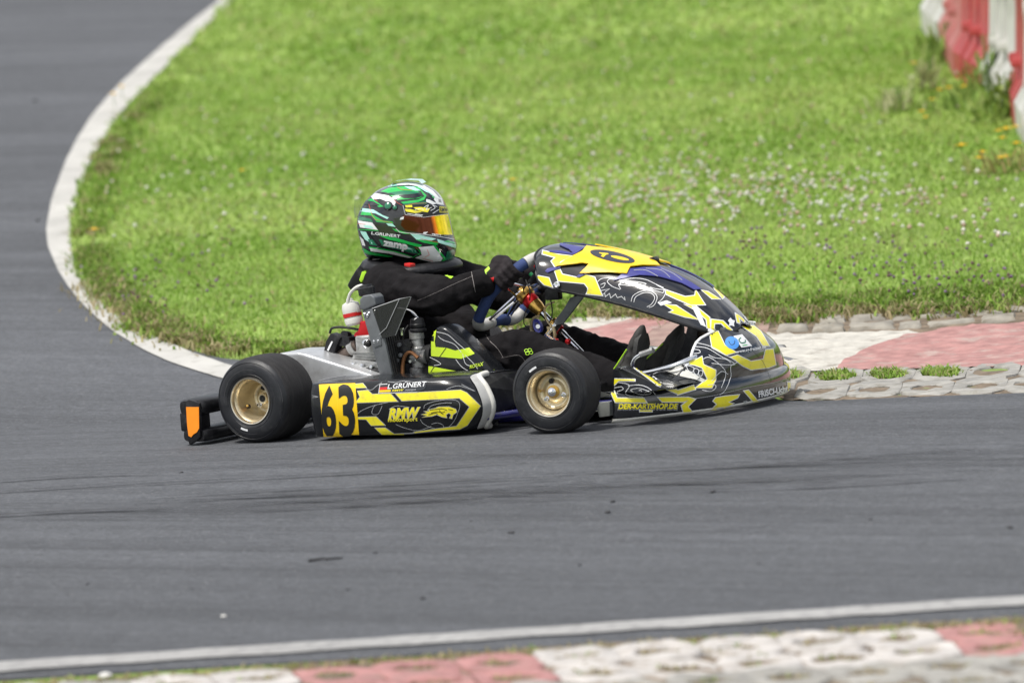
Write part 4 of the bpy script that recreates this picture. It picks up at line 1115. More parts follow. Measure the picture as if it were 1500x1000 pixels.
for s_ in (0, -1):
    bm = bmesh.new(); tube(bm, [r_[s_] for r_ in rows[3:-1]], .0045, 6); obj('white_edge', bm, M_WHITE, cone)
# side wings: wedge blocks and the white scooped floor behind
def wing(sg):
    pr = [(1.188, .108), (1.192, .178), (1.205, .188), (1.225, .182), (1.345, .112), (1.30, .108)]
    bm = bmesh.new(); a = [(x, sg*-.498+(.05*sg if i == 4 else 0), z) for i, (x, z) in enumerate(pr)]; b = [(x-.0, sg*-.415, z-.004) for x, z in pr]
    V = [bm.verts.new(p) for p in a]; W_ = [bm.verts.new(p) for p in b]; n_ = len(V)
    bm.faces.new(V); bm.faces.new(W_[::-1])
    for i in range(n_): bm.faces.new([V[i], V[(i+1) % n_], W_[(i+1) % n_], W_[i]])
    bmesh.ops.recalc_face_normals(bm, faces=bm.faces); bmesh.ops.bevel(bm, geom=bm.edges[:], offset=.006, segments=2, affect='EDGES', profile=.6)
    wg = obj('wing_block', bm, M_BLACK, nose)
    bm = bmesh.new(); rows = []
    for x, za, zb in ((1.20, .125, .135), (1.24, .118, .140), (1.29, .113, .138), (1.33, .110, .128), (1.355, .109, .116)):
        rows.append([(x-.01, sg*-.42, za), (x, sg*-.37, (za+zb)/2+.003), (x+.01, sg*-.31, zb), (x+.015, sg*-.25, zb+.02)])
    grid(bm, [catmull(r_, 3) for r_ in rows]); wf = obj('wing_floor', bm, M_BLACK, nose)
    return wg, wf
wgR, wfR = wing(1); wgL, wfL = wing(-1)
wgL.data.transform(Matrix.Translation((-.085, -.045, .004)))

# ---- chrome bumper bars and pedals
tube_obj('nose_bar', [K(905, 553, -.30), K(950, 546, -.30), K(985, 537, -.30), K(1012, 526, -.26), K(1025, 521, -.2)], .0095, M_STEEL, kart, 12, 4)
tube_obj('nose_bar', [(1.12, -.28, .075), (1.28, -.26, .075), (1.31, -.18, .075), (1.31, .18, .075), (1.28, .26, .075), (1.12, .28, .075)], .009, M_STEEL, kart, 10, 4)
pd = tube_obj('throttle_pedal', [K(925, 553, -.19), K(927, 530, -.19), K(937, 520, -.19), K(957, 513, -.19)], .0065, M_STEEL, kart, 10, 4)
tube_obj('pedal_grip', [K(938, 519, -.19), K(957, 512.5, -.19)], .009, M_ALU, pd, 10)
tube_obj('brake_pedal', [(1.16, .10, .06), (1.17, .10, .20), (1.175, .18, .22)], .0065, M_STEEL, kart, 10)
# fairing supports
tube_obj('fairing_strut', [K(845, 432, -.03), K(838, 445, -.03), K(822, 472, -.03), K(800, 500, -.03)], .011, M_BPLAST, kart, 10, 3, .6)
prism_px('strut_plate', [(835, 436), (858, 430), (838, 456), (824, 474), (814, 476), (812, 470), (826, 452)], -.06, -.05, M_GREYPL, kart, .001)
tube_obj('fairing_strut', [K(1022, 520, 0), K(1020, 490, 0), K(1024, 478, 0)], .012, M_BPLAST, kart, 10, 3)
prism_px('strut_plate', [(1008, 474), (1022, 480), (1020, 505), (1012, 520), (1006, 524), (985, 545), (980, 540), (1000, 505)], -.03, .03, M_BPLAST, kart, .003)
box_obj('strut_bracket', K(811, 431, -.09), (.05, .03, .035), M_BPLAST, kart, None, .006)
lathe_obj('fairing_screw', [(.0105, 0), (.0105, .004), (.007, .006), (.004, .005), (.0005, .0045)], K(816, 417.5, -.158), (.15, -1, .25), M_STEEL, kart, 20)

# ---- steering
HUB = K(769, 432, 0); COLEND = K(862, 527, 0); cdv = (COLEND-HUB).normalized(); nW = -cdv; tW = Vector((nW.z, 0, -nW.x)); yW = Vector((0, 1, 0))
def WP(u, v, d=0.): return HUB + yW*u + tW*v + nW*d         # u towards driver's left, v up along the wheel, d towards the driver
sw = empty('steering_wheel'); sw.parent = kart
ringc = [(0, .150), (-.075, .155), (-.125, .125), (-.148, .06), (-.152, -.01), (-.148, -.075), (-.128, -.125), (-.085, -.138), (0, -.128), (.085, -.138), (.128, -.125), (.148, -.075), (.152, -.01), (.148, .06), (.125, .125), (.075, .155)]
ring = catmull([WP(u, v, .018+.02*(1-abs(v)/.15)) for u, v in ringc], 5, closed=True)
def ring_part(name, i0, i1, m_):
    n = len(ring); pts = [ring[i % n] for i in range(i0, i1+1)]; return tube_obj(name, pts, .0185, m_, sw, 14)
ring_part('rim_white', -8, 9, M_SWWHITE); ring_part('rim_navy', 9, 28, M_SWBLUE); ring_part('rim_white', 28, 38, M_SWWHITE); ring_part('rim_navy', 38, 43, M_SWBLUE); ring_part('rim_white', 43, 52, M_SWWHITE); ring_part('rim_navy', 52, 72, M_SWBLUE)
for a in ((-.14, .045), (.14, .045), (-.06, -.132), (.06, -.132)):
    bm = bmesh.new(); p0, p1 = WP(0, 0, .012), WP(a[0], a[1], .022)
    for dd in (-.012, .012):
        q = (p1-p0).cross(nW).normalized()*dd; tube(bm, [p0+q*1.8, p1+q*.7], .0045, 6)
    obj('spoke', bm, M_STEEL, sw)
bm = bmesh.new(); box(bm, WP(.0, .085, .0), (.018, .075, .06), Matrix((nW, yW, tW)).transposed(), .006); obj('dash_display', bm, M_BPLAST, sw)
bm = bmesh.new(); lathe(bm, [(.006, 0), (.007, .012), (.001, .014)], WP(-.02, .075, .01), nW, 10); obj('green_button', bm, mat('green_plastic', (.01, .2, .06), .4), sw)
bm = bmesh.new(); lathe(bm, [(.008, 0), (.009, .014), (.001, .016)], WP(-.022, .11, .01), nW, 10); obj('red_button', bm, M_REDPL, sw)
lathe_obj('hub_flange', [(.001, .026), (.010, .026), (.011, .012), (.030, .010), (.032, .0), (.030, -.012), (.022, -.016)], HUB, nW, M_ANOGOLD, sw, 24)
lathe_obj('hub_ring', [(.0245, -.016), (.0255, -.020), (.0255, -.036), (.0245, -.040)], HUB, nW, M_RED, sw, 24)
lathe_obj('hub_boss', [(.0235, -.040), (.023, -.058), (.018, -.078), (.012, -.082)], HUB, nW, M_ANOGOLD, sw, 24)
for q in range(6):
    a = R(60*q); lathe_obj('hub_bolt', [(.0045, .004), (.0045, .016), (.0005, .017)], HUB+(yW*math.cos(a)+tW*math.sin(a))*.023, nW, M_STEEL, sw, 8)
col = tube_obj('steering_column', [HUB-nW*.06, COLEND], .010, M_STEEL, kart, 14)
lathe_obj('column_clamp', [(.017, -.125), (.021, -.127), (.021, -.142), (.017, -.144)], HUB, nW, M_ANOGOLD, kart, 20)
lathe_obj('column_bush', [(.014, -.145), (.018, -.147), (.018, -.165), (.014, -.167)], HUB, nW, M_RED, kart, 20)
tube_obj('column_support', [K(812, 476, -.02), K(800, 492, -.10), K(848, 525, -.22)], .008, M_STEEL, kart, 10)
tube_obj('column_support', [K(812, 476, .02), K(838, 498, .10), K(880, 530, .2)], .008, M_STEEL, kart, 10)
# brake master cylinder, fuel lines
tube_obj('cable', [K(806, 436, -.06), K(809, 455, -.05), K(806, 470, -.05), K(795, 478, -.05), K(784, 476, -.04)], .002, M_HOSE, kart, 6, 4)
tube_obj('cable', [K(770, 410, -.03), K(776, 425, -.05), K(776, 440, -.05)], .0022, M_HOSE, kart, 6, 4)
tube_obj('cable', [K(772, 452, -.03), K(768, 462, -.05), K(768, 475, -.05), K(778, 482, -.04)], .0018, M_HOSE, kart, 6, 4)
tube_obj('fuel_line', [K(812, 442, -.05), K(800, 448, -.05), K(798, 460, -.05), K(803, 472, -.05), K(808, 478, -.05)], .0035, M_CLEAR, kart, 8, 4)
tube_obj('fuel_line', [K(790, 462, -.07), K(780, 468, -.07), K(778, 482, -.07), K(783, 490, -.07)], .0045, M_CLEAR, kart, 8, 4)
tube_obj('fuel_line', [K(803, 478, -.07), K(805, 490, -.07), K(804, 500, -.07)], .0055, M_CLEAR, kart, 8, 2)
tube_obj('fuel_line', [K(810, 478, -.06), K(813, 490, -.06), K(811, 500, -.06)], .0055, M_CLEAR, kart, 8, 2)
lathe_obj('hose_fitting', [(.012, -.008), (.015, -.006), (.015, .006), (.012, .008), (.001, .008)], K(812, 500, -.07), (0, 0, 1), M_RED, kart, 12)
lathe_obj('hose_fitting', [(.010, -.006), (.012, .0), (.010, .006), (.001, .006)], K(786, 493, -.07), (.3, 0, 1), M_RED, kart, 12)
lathe_obj('hose_fitting', [(.008, -.006), (.010, .0), (.008, .006), (.001, .006)], K(832, 500, -.06), (1, 0, -.3), M_RED, kart, 12)
bm = bmesh.new(); lathe(bm, [(.010, -.004), (.020, -.006), (.020, .006), (.010, .004)], K(788, 477, -.08), (0, -1, .1), 20, True)
for v in bm.verts: v.co = K(788, 477, -.08)+Matrix.Rotation(R(-20), 3, 'Y') @ Vector(((v.co-K(788, 477, -.08)).x*.72, (v.co-K(788, 477, -.08)).y, (v.co-K(788, 477, -.08)).z*1.15))
obj('blue_clamp', bm, M_BLUE, kart)
tube_obj('clamp_bolt', [K(788, 478, -.09), K(788, 478, -.06)], .007, M_STEEL, kart, 10)
# fuel tank under the column and seat
bm = bmesh.new(); box(bm, (.80, .02, .085), (.20, .22, .07), None, .02); obj('fuel_tank', bm, M_WPLAST, kart)
bm = bmesh.new()
seat_prof = [(.12, .40), (.10, .30), (.12, .18), (.18, .09), (.30, .06), (.44, .07), (.50, .10)]
rows = []
for x, z in seat_prof:
    hw_ = .20 if z < .2 else .19
    rows.append([(x+.05*(abs(t)**3), hw_*t, z+(.05*(abs(t)**2) if z < .3 else -.06*abs(t)**2)) for t in np.linspace(-1, 1, 13)])
grid(bm, [list(r_) for r_ in zip(*[catmull(list(c), 3) for c in zip(*rows)])]); seat = obj('seat', bm, M_BPLAST, kart)

# ---- engine on the right-hand side
eng = empty('engine'); eng.parent = kart
cov = prism_px('silver_cover', [(396, 524), (403, 519), (412, 516.5), (436, 516), (446, 518), (545, 549), (553, 554), (555, 566), (555, 605), (396, 605)], -.47, -.30, M_SILVER, eng, .010, 4)
ex = tube_obj('exhaust_header', [K(525, 506, -.33), K(510, 515, -.33), K(490, 525, -.33), K(465, 535, -.33)], .020, M_EXH, eng, 14, 4)
tube_obj('exhaust_flange', [K(521, 507, -.33), K(514, 511, -.33)], .025, M_ALU, ex, 14)
cyl = prism_px('cylinder_block', [(519, 492), (547, 490), (553, 530), (549, 540), (515, 536), (514, 524), (521, 515)], -.38, -.26, M_ALU, eng, .008, 3)
for i in range(5):
    prism_px('cooling_fin', [(517, 515+i*4.4), (550, 516+i*4.4), (550.5, 517.4+i*4.4), (517, 516.4+i*4.4)], -.387, -.25, M_ALU, cyl, .0)
prism_px('base_flange', [(512, 526), (553, 530), (555, 540), (512, 535)], -.40, -.25, M_ALU, cyl, .003)
for a, b in ((519, 533), (532, 535), (546, 537)): lathe_obj('stud_nut', [(.006, 0), (.006, .012), (.0005, .013)], K(a, b, -.402), (0, -1, .1), M_STEEL, cyl, 6)
head = prism_px('cylinder_head', [(527, 471), (541, 468), (548, 492), (517, 493), (519, 487), (524, 484)], -.37, -.27, M_RED, eng, .006, 3)
prism_px('crankcase', [(500, 536), (556, 541), (570, 560), (570, 600), (490, 600), (496, 545)], -.42, -.24, M_BPLAST, eng, .008, 3)
lathe_obj('water_union', [(.010, -.01), (.010, .0), (.013, .002), (.013, .010), (.008, .014), (.001, .015)], K(538, 503, -.40), (0, -1, .1), M_STEEL, eng, 16)
# ignition coil and its lead
coil = prism_px('ignition_coil', [(477, 500), (484, 488), (499, 494), (493, 506), (489, 519), (474, 514)], -.36, -.32, M_BPLAST, eng, .004, 2)
prism_px('coil_label', [(482, 506), (485.5, 499.5), (487.5, 500.5), (481, 514), (479, 512.5)], -.3625, -.361, M_WHITE, coil, .0)
prism_px('coil_connector', [(491, 493), (496, 489), (511, 494), (513, 503), (506, 508), (494, 506)], -.35, -.30, M_BPLAST, coil, .004)
lathe_obj('solenoid', [(.001, -.012), (.014, -.012), (.014, .012), (.001, .012)], K(507, 491, -.33), (0, -1, .2), M_BPLAST, eng, 16)
tube_obj('ignition_lead', [K(483, 488, -.34), K(486, 481, -.34), K(496, 479, -.34), K(510, 480, -.34), K(527, 483, -.34)], .004, M_HOSE, eng, 8, 5)
# radiator: side plate, core with fins, tank and cap
YN, YB = -.43, -.325
rc = [(530, 455), (552, 449), (576, 556), (558, 556)]
rad = empty('radiator'); rad.parent = eng
prism_px('side_plate', rc, YN, YN+.012, M_GREYPL, rad, .003)
prism_px('side_plate', rc, YB-.012, YB, M_GREYPL, rad, .003)
A = K(552, 449, YN); Bq = K(576, 556, YN); C0 = K(530, 455, YN); D0 = K(558, 556, YN)
bm = bmesh.new(); prism(bm, [C0+Vector((.004, .012, 0)), A+Vector((-.008, .012, 0)), Bq+Vector((-.008, .012, 0)), D0+Vector((.004, .012, 0))], (0, YB-YN-.024, 0)); obj('core', bm, M_INK, rad)
for i in range(6):
    yy = YN+.016+i*.0135; bm = bmesh.new(); prism(bm, [A+Vector((-.010, yy-YN, 0)), A+Vector((.000, yy-YN, 0)), Bq+Vector((.000, yy-YN, 0)), Bq+Vector((-.010, yy-YN, 0))], (0, .006, 0)); obj('core_tube', bm, M_CORE, rad)
prism_px('top_tank', [(526, 439), (531, 433), (543, 431), (548, 435), (550, 447), (531, 456), (527, 452)], YN-.004, YN+.055, M_GREYPL, rad, .012, 4)
lathe_obj('radiator_cap', [(.020, -.004), (.027, 0), (.0275, .020), (.022, .024), (.020, .030), (.001, .031)], K(538, 431, -.375), (-.12, 0, 1), M_BPLAST, rad, 14, angle=25)
for a, b in ((534, 460), (540, 459), (549, 456), (548, 500), (554, 499), (538, 462)): lathe_obj('rivet', [(.005, -.003), (.005, .001), (.003, .003), (.0005, .0035)], K(a, b, YN-.001), (0, -1, 0), M_STEEL, rad, 10)
prism_px('mount_tab', [(545, 497), (557, 494), (559, 505), (548, 509)], YN-.003, YN+.001, M_GREYPL, rad, .001)
lathe_obj('mount_rubber', [(.008, -.01), (.011, -.008), (.011, .004), (.006, .008), (.004, .010), (.0005, .010)], K(538, 503, YN+.005), (0, -1, 0), M_HOSE, rad, 14)
tube_obj('water_hose', [K(531, 418, -.38), K(522, 421, -.38), K(513, 430, -.38), K(509, 444, -.38)], .0055, M_BOTTLE, rad, 8, 4)
bot = lathe_obj('overflow_bottle', [(.001, -.04), (.022, -.04), (.028, -.034), (.030, -.02), (.027, -.012), (.030, -.002), (.030, .018), (.026, .03), (.012, .036), (.010, .046), (.001, .047)], K(516, 458, -.36), (-.15, 0, 1), M_BOTTLE, eng, 20)
lathe_obj('bottle_strap', [(.0285, -.010), (.0300, -.010), (.0305, .002), (.029, .002)], K(516, 459, -.36), (-.15, 0, 1), M_REDPL, bot, 20)
prism_px('air_deflector', [(545, 452), (585, 438), (602, 434.5), (579, 491), (560, 496)], -.435, -.432, M_SMOKE, eng, .0)
tube_obj('deflector_seam', [K(585, 438, -.437), K(566, 480, -.437), K(555, 490, -.437)], .0012, M_LINE, eng, 5)
tube_obj('deflector_edge', [K(545, 452, -.4335), K(585, 438, -.4335), K(602, 434.5, -.4335), K(579, 491, -.4335)], .0018, M_LINE, eng, 5)
# carburettor
carb = empty('carburettor'); carb.parent = eng
lathe_obj('carburettor_body', [(.001, .062), (.0235, .062), (.0235, .035), (.021, .033), (.021, .01), (.025, .006), (.025, -.02), (.022, -.024), (.022, -.055), (.001, -.055)], K(612, 512, -.34), (0, 0, 1), M_ALU, carb, 24, angle=25)
lathe_obj('venturi', [(.001, -.035), (.018, -.035), (.020, -.02), (.017, 0), (.021, .02), (.024, .035), (.001, .035)], K(612, 522, -.35), (1, 0, 0), M_ALU, carb, 20)
lathe_obj('idle_screw', [(.001, .022), (.005, .022), (.005, .0), (.008, -.002), (.008, -.008)], K(606, 528, -.365), (0, -1, 0), M_STEEL, carb, 8)
lathe_obj('choke_knob', [(.001, .016), (.008, .016), (.008, .006), (.004, .004), (.004, -.006)], K(603, 504, -.365), (0, -1, 0), M_INK, carb, 10)
lathe_obj('carburettor_cap', [(.001, .036), (.012, .036), (.021, .032), (.023, .018), (.0245, .016), (.0245, .008), (.022, .004), (.027, .0), (.027, -.006), (.022, -.010)], K(612, 482, -.34), (0, 0, 1), M_BPLAST, carb, 24, angle=25)
lathe_obj('float_bowl', [(.001, -.025), (.02, -.024), (.023, -.015), (.023, .012), (.019, .016)], K(611, 545, -.345), (0, 0, 1), M_ALU, carb, 20)
tube_obj('throttle_cable', [K(612, 466, -.34), K(606, 458, -.34), K(596, 453, -.34), K(582, 451, -.34)], .0025, M_LINE, carb, 6, 4)
tube_obj('cable_end', [K(612, 466, -.34), K(603, 457, -.34)], .004, M_STEEL, carb, 8)
tube_obj('throttle_cable', [K(598, 476, -.36), K(592, 486, -.37), K(591, 500, -.37), K(598, 508, -.37)], .0022, M_HOSE, carb, 6, 4)
tube_obj('fuel_pipe', [K(590, 556, -.38), K(590, 535, -.38), K(594, 520, -.38), K(602, 516, -.38), K(612, 524, -.38)], .006, M_FUEL, carb, 8, 5)
lathe_obj('intake_boot', [(.024, -.02), (.028, -.01), (.032, 0), (.034, .015), (.034, .03)], K(624, 520, -.33), (1, 0, 0), M_HOSE, carb, 20)
prism_px('reed_block', [(577, 500), (600, 496), (602, 530), (577, 530)], -.37, -.29, M_BPLAST, eng, .006)
lathe_obj('jet_screw', [(.006, -.006), (.006, .010), (.009, .011), (.009, .017), (.001, .018)], K(589, 488, -.37), (0, 0, 1), M_STEEL, eng, 8)
for a, b in ((586, 505), (588, 520), (583, 528)): lathe_obj('cover_bolt', [(.007, 0), (.007, .008), (.0005, .009)], K(a, b, -.372), (0, -1, .1), M_GREYPL, eng, 8)
# intake silencer with the striped cover
AB = [(622, 556), (624, 530), (627, 505), (632, 487), (639, 478), (648, 477), (660, 484), (682, 503), (702, 523), (722, 546), (726, 556)]
bm = bmesh.new(); near = [K(a, b, -.36) for a, b in smooth2(AB, 3)]; cen = sum(near, Vector())/len(near)
rows = []
for dy, k_ in ((.0, .80), (.003, .90), (.010, .96), (.024, .99), (.05, 1.0), (.07, 1.0), (.085, .97)):
    rows.append([Vector((cen.x+(p.x-cen.x)*k_, -.362+dy, cen.z+(p.z-cen.z)*k_)) for p in near])
grid(bm, rows, closed_u=True, cap=True); airb = obj('intake_silencer', bm, M_BLACK, eng, angle=50)
prism_px('pod_bracket', [(700, 560), (733, 553), (742, 570), (735, 590), (712, 596)], -.42, -.36, M_BPLAST, kart, .004)
tube_obj('bracket_bar', [K(690, 575, -.45), K(722, 568, -.40), K(745, 575, -.36)], .008, M_BPLAST, kart, 8)

# ================================================================== DRIVER
man = empty('person', (.33, 0, .05)); man.parent = None
tag(man, 'person in black race suit and green helmet driving the kart', 'person')
MO = Vector(man.location)
def to_man(o):                                  # parts are built in world coordinates
    o.parent = man; o.location = -MO; return o
def mp_(o, par=None):
    if par is None: return to_man(o)
    o.parent = par; return o
shR, elR, wrR = K(563, 418, -.165), K(638, 437, -.255), K(706, 414, -.19)
shL, elL, wrL = K(563, 418, -.165)+Vector((.015, .33, 0)), Vector((.46, .27, .34)), WP(.175, -.035, .06)
hipR, knR, anR = Vector((.35, -.10, .125)), K(760, 513, -.20), K(908, 556, -.15)
hipL, knL, anL = Vector((.35, .10, .12)), K(803, 499, .13), K(940, 535, .12)
bm = bmesh.new()
ellipsoid(bm, (.20, 0, .385), (.105, .165, .115)); ellipsoid(bm, (.245, 0, .27), (.115, .15, .13)); ellipsoid(bm, (.32, 0, .155), (.14, .165, .095))
ellipsoid(bm, (.175, 0, .455), (.085, .16, .06)); capsule(bm, (.18, 0, .45), (.19, 0, .53), .06, .055)
for sh, el, wr in ((shR, elR, wrR), (shL, elL, wrL)):
    capsule(bm, sh, el, .070, .060); capsule(bm, el, wr, .059, .043); capsule(bm, Vector((.18, sh.y*.4, .44)), sh, .07, .066)
capsule(bm, shR.lerp(elR, .55), elR.lerp(wrR, .4), .058, .05)
for hp, kn, an in ((hipR, knR, anR), (hipL, knL, anL)):
    capsule(bm, hp, kn, .085, .072); capsule(bm, kn, an, .070, .050); capsule(bm, hp.lerp(kn, .6), kn.lerp(an, .12), .074, .07)
capsule(bm, (.28, 0, .26), K(684, 486, -.03), .11, .075); capsule(bm, (.25, .05, .33), K(668, 470, .02), .09, .07)
raw = bpy.data.meshes.new('raw'); bm.to_mesh(raw); rb_ = BVHTree.FromPolygons([v.co for v in raw.vertices], [list(p.vertices) for p in raw.polygons]); bpy.data.meshes.remove(raw)
for fold in ([(575, 400), (600, 411), (626, 417)], [(578, 421), (605, 429), (632, 431)], [(598, 446), (625, 449), (648, 441)], [(638, 409), (648, 425), (650, 446)], [(653, 404), (662, 418), (664, 436)], [(674, 404), (680, 422), (678, 440)], [(690, 400), (694, 418), (692, 436)],
             [(700, 500), (720, 507), (745, 510)], [(690, 515), (715, 521), (742, 531)], [(738, 484), (750, 500), (749, 522)], [(650, 465), (665, 480), (690, 490)], [(660, 455), (680, 465), (700, 480)], [(560, 405), (566, 425), (575, 440)], [(620, 460), (640, 475), (660, 492)], [(840, 482), (850, 492), (856, 505)], [(870, 494), (876, 503), (880, 514)]):
    hs = [rb_.ray_cast(CP, ray(*p)) for p in smooth2(fold, 3)]
    hs = [h for h in hs if h[0] is not None]
    for h1, h2, i in zip(hs, hs[1:], range(99)):
        if (h1[0]-h2[0]).length < .08: capsule(bm, h1[0]+CF*.004, h2[0]+CF*.004, .011, .011, 8)
body = remeshed('body', bm, .007, M_SUIT, None, 4, .022, .055); to_man(body)
body['label'] = 'black race suit'
body_bvh = bvh_of([body])
# cuffs
for el, wr in ((elR, wrR), (elL, wrL)):
    d = (wr-el).normalized(); bm = bmesh.new(); tube(bm, [wr-d*.02, wr+d*.004, wr+d*.012], [.041, .040, .034], 16); to_man(obj('cuff', bm, M_SUIT))

def hand(ringpos, tang, rad, nrm_, wrist, side):
    """glove closed on the steering wheel rim; tang along the rim, rad outwards from the hub, nrm_ towards the driver"""
    bm = bmesh.new(); c = ringpos; rr = .0165
    def at(ang, r_, along): return c + tang*along + (rad*math.cos(ang)+nrm_*math.sin(ang))*r_
    palm0 = at(R(55), rr+.016, 0)
    ln = [.9, 1.05, 1., .82]
    for f in range(4):
        al = (.030-.020*f); k = ln[f]; r0 = .0105 if f < 3 else .0092
        angs = [R(70), R(20), R(-35), R(-95), R(-95-50*k)]; rs = [rr+.017, rr+.017, rr+.011, rr+.0095, rr+.009]
        P = [at(a, q, al*(1+.05*j)) for j, (a, q) in enumerate(zip(angs, rs))]
        for j in range(4): capsule(bm, P[j], P[j+1], r0*(1.05-.06*j), r0*(1.0-.06*j), 10)
    # palm and back of the hand
    for al in (.026, .006, -.014, -.030):
        capsule(bm, at(R(72), rr+.016, al), at(R(100), rr+.034, al*.8), .0145, .0165, 10)
    capsule(bm, at(R(95), rr+.03, 0), wrist, .026, .028, 12); ellipsoid(bm, at(R(95), rr+.036, 0), (.030, .030, .028))
    # thumb leaves the side of the palm and closes along the rim
    T = [at(R(105), rr+.026, .020), at(R(140), rr+.018, .036), at(R(175), rr+.0115, .046), at(R(195), rr+.010, .060)]
    for j in range(3): capsule(bm, T[j], T[j+1], .0125-.001*j, .0115-.001*j, 10)
    g = remeshed('glove', bm, .0042, M_GLOVE, None, 3, .0015, .012); to_man(g); return g, at
def ring_frame(u_target, v_target):
    best = min(range(len(ring)), key=lambda i: (ring[i]-WP(u_target, v_target, .02)).length)
    c = ring[best]; t = (ring[(best+1) % len(ring)]-ring[best-1]).normalized(); r_ = (c-HUB); r_ -= nW*r_.dot(nW); r_ -= t*r_.dot(t); r_.normalize(); n_ = t.cross(r_).normalized()
    if n_.dot(nW) < 0: n_ = -n_
    return c, t, r_, n_
c, t, r_, n_ = ring_frame(-.140, .075)
if t.dot(tW) < 0: t = -t
gR, atR = hand(c, t, r_, n_, wrR, -1)
c2, t2, r2_, n2_ = ring_frame(.150, .0)
if t2.dot(tW) < 0: t2 = -t2
gL, atL = hand(c2, t2, r2_, n2_, wrL, 1)
for g, wr, at, el in ((gR, wrR, atR, elR), (gL, wrL, atL, elL)):
    d = (at(R(95), .05, 0)-wr).normalized(); bm = bmesh.new(); tube(bm, [wr+d*.004, wr+d*.02], [.032, .031], 14); o = obj('wrist_band', bm, M_GLOVE); o.parent = g

# shoes
def shoe(heel, toe, up, name='shoe'):
    bm = bmesh.new(); d = (toe-heel); L_ = d.length; d.normalize(); s_ = Vector((0, 1, 0)); s_ = (s_-d*s_.dot(d)).normalized(); u = up
    for t_, w_, h_, o_ in ((0, .030, .036, .028), (.12, .034, .040, .028), (.3, .034, .036, .02), (.55, .038, .030, .012), (.8, .040, .024, .006), (.95, .034, .019, .002), (1.02, .024, .014, 0)):
        ellipsoid(bm, heel+d*(L_*t_)+u*o_, (1, 1, 1), Matrix((d*.038, s_*w_, u*h_)).transposed(), 12)
    capsule(bm, heel+d*.01+u*.03, heel+u*.10+d*.01, .036, .038)
    sh = remeshed(name, bm, .006, M_SHOE, None, 4, .002, .02); to_man(sh)
    bm = bmesh.new(); rows = []
    for t_, w_ in ((-.1, .022), (0, .030), (.2, .033), (.4, .034), (.6, .039), (.8, .041), (.95, .035), (1.06, .02)):
        q = heel+d*(L_*t_)-u*.012+u*(.004 if t_ > .9 else 0); rows.append([q-s_*w_-u*.006, q-s_*w_+u*.008, q+s_*w_+u*.008, q+s_*w_-u*.006])
    grid(bm, rows, closed_u=True, cap=True); o = obj('sole', bm, mat('sole_rubber', (.035, .035, .033), .7, var=.3, vscale=40, bump=.4, bscale=150)); o.parent = sh
    bm = bmesh.new(); tube(bm, [heel-s_*.033+u*.075, heel+d*.03-s_*.034+u*.055, heel+d*.07-s_*.034+u*.035, heel+d*.10-s_*.036+u*.02], .0022, 6, 4); o = obj('lime_piping', bm, M_LIMEF); o.parent = sh
    return sh
upR = Vector((-.97, 0, .2)); 
shoe(K(926, 556, -.15), K(938, 492, -.15), Vector((-.95, 0, .1)).normalized())
shoe(K(970, 545, .12), K(993, 490, .12), Vector((-.9, 0, .35)).normalized())

# neck brace
bm = bmesh.new(); cn = K(600, 394, 0)
hf0 = Vector((math.cos(AZ-R(8)), math.sin(AZ-R(8)), 0)); hs0 = Vector((-hf0.y, hf0.x, 0))
rows = []
for i in range(32):
    a = 2*math.pi*i/32; d = hf0*math.cos(a)+hs0*math.sin(a); rx = .135 if math.cos(a) < 0 else .150
    c = cn+hf0*(rx*math.cos(a))+hs0*(.128*math.sin(a))+Vector((0, 0, .016-.010*math.cos(a)-.016*(1-abs(math.cos(a)))))
    rows.append([c+d*.022*math.cos(t_)+Vector((0, 0, .019*math.sin(t_)))+d*(-.3*.019*math.sin(t_)) for t_ in np.linspace(0, 2*math.pi, 11)[:-1]])
grid(bm, rows, closed_u=True, closed_v=True); brace = to_man(obj('neck_brace', bm, M_BPLAST, angle=0))
bb = prism_px('rear_strut', [(508, 418), (513, 408), (521, 395), (530, 384), (548, 381), (556, 388), (540, 396), (531, 406), (527, 420), (520, 426), (512, 424)], -.10, .06, M_BPLAST, None, .006, 3); bb.parent = brace
rt = prism_px('red_clip', [(592, 385.5), (601, 387), (601, 391.5), (592, 390)], -.166, -.135, M_REDPL, None, .002); rt.parent = brace
lt = prism_px('lime_strap', [(526, 410), (530, 398), (537, 396), (535, 405), (529, 414)], -.125, -.10, M_LIMEF, None, .001); lt.parent = brace

# ---- helmet: side profile swept round to the cheeks
HC = K(597, 328, 0); hfw = (_right*math.cos(R(8))+Vector((math.sin(AZ), -math.cos(AZ), 0))*math.sin(R(8))).normalized(); hup = Vector((0, 0, 1)); hsd = hup.cross(hfw).normalized()
p0 = Vector(proj(HC)); pj1 = (Vector(proj(HC+hfw*.1))-p0)/.1; pj2 = (Vector(proj(HC+hup*.1))-p0)/.1
det = pj1.x*pj2.y-pj1.y*pj2.x
def hl(px, py):
    dx, dy = px-p0.x, py-p0.y; return ((dx*pj2.y-dy*pj2.x)/det, (pj1.x*dy-pj1.y*dx)/det)
HO = [(598, 266), (577, 269), (557, 276.5), (544, 286), (533, 299), (526, 313), (524, 326), (525, 338), (529, 355), (534, 371), (541, 378), (556, 379), (580, 380), (608, 384.5), (632, 389), (648, 391), (658, 388), (665, 377), (669, 362), (666, 351), (662.5, 340), (658, 320), (654, 305), (648, 292), (637, 279), (620, 269.5)]
prof2 = [Vector((*hl(a, b), 0)) for a, b in smooth2(HO, 3, True)]
rows = []; NL = 14
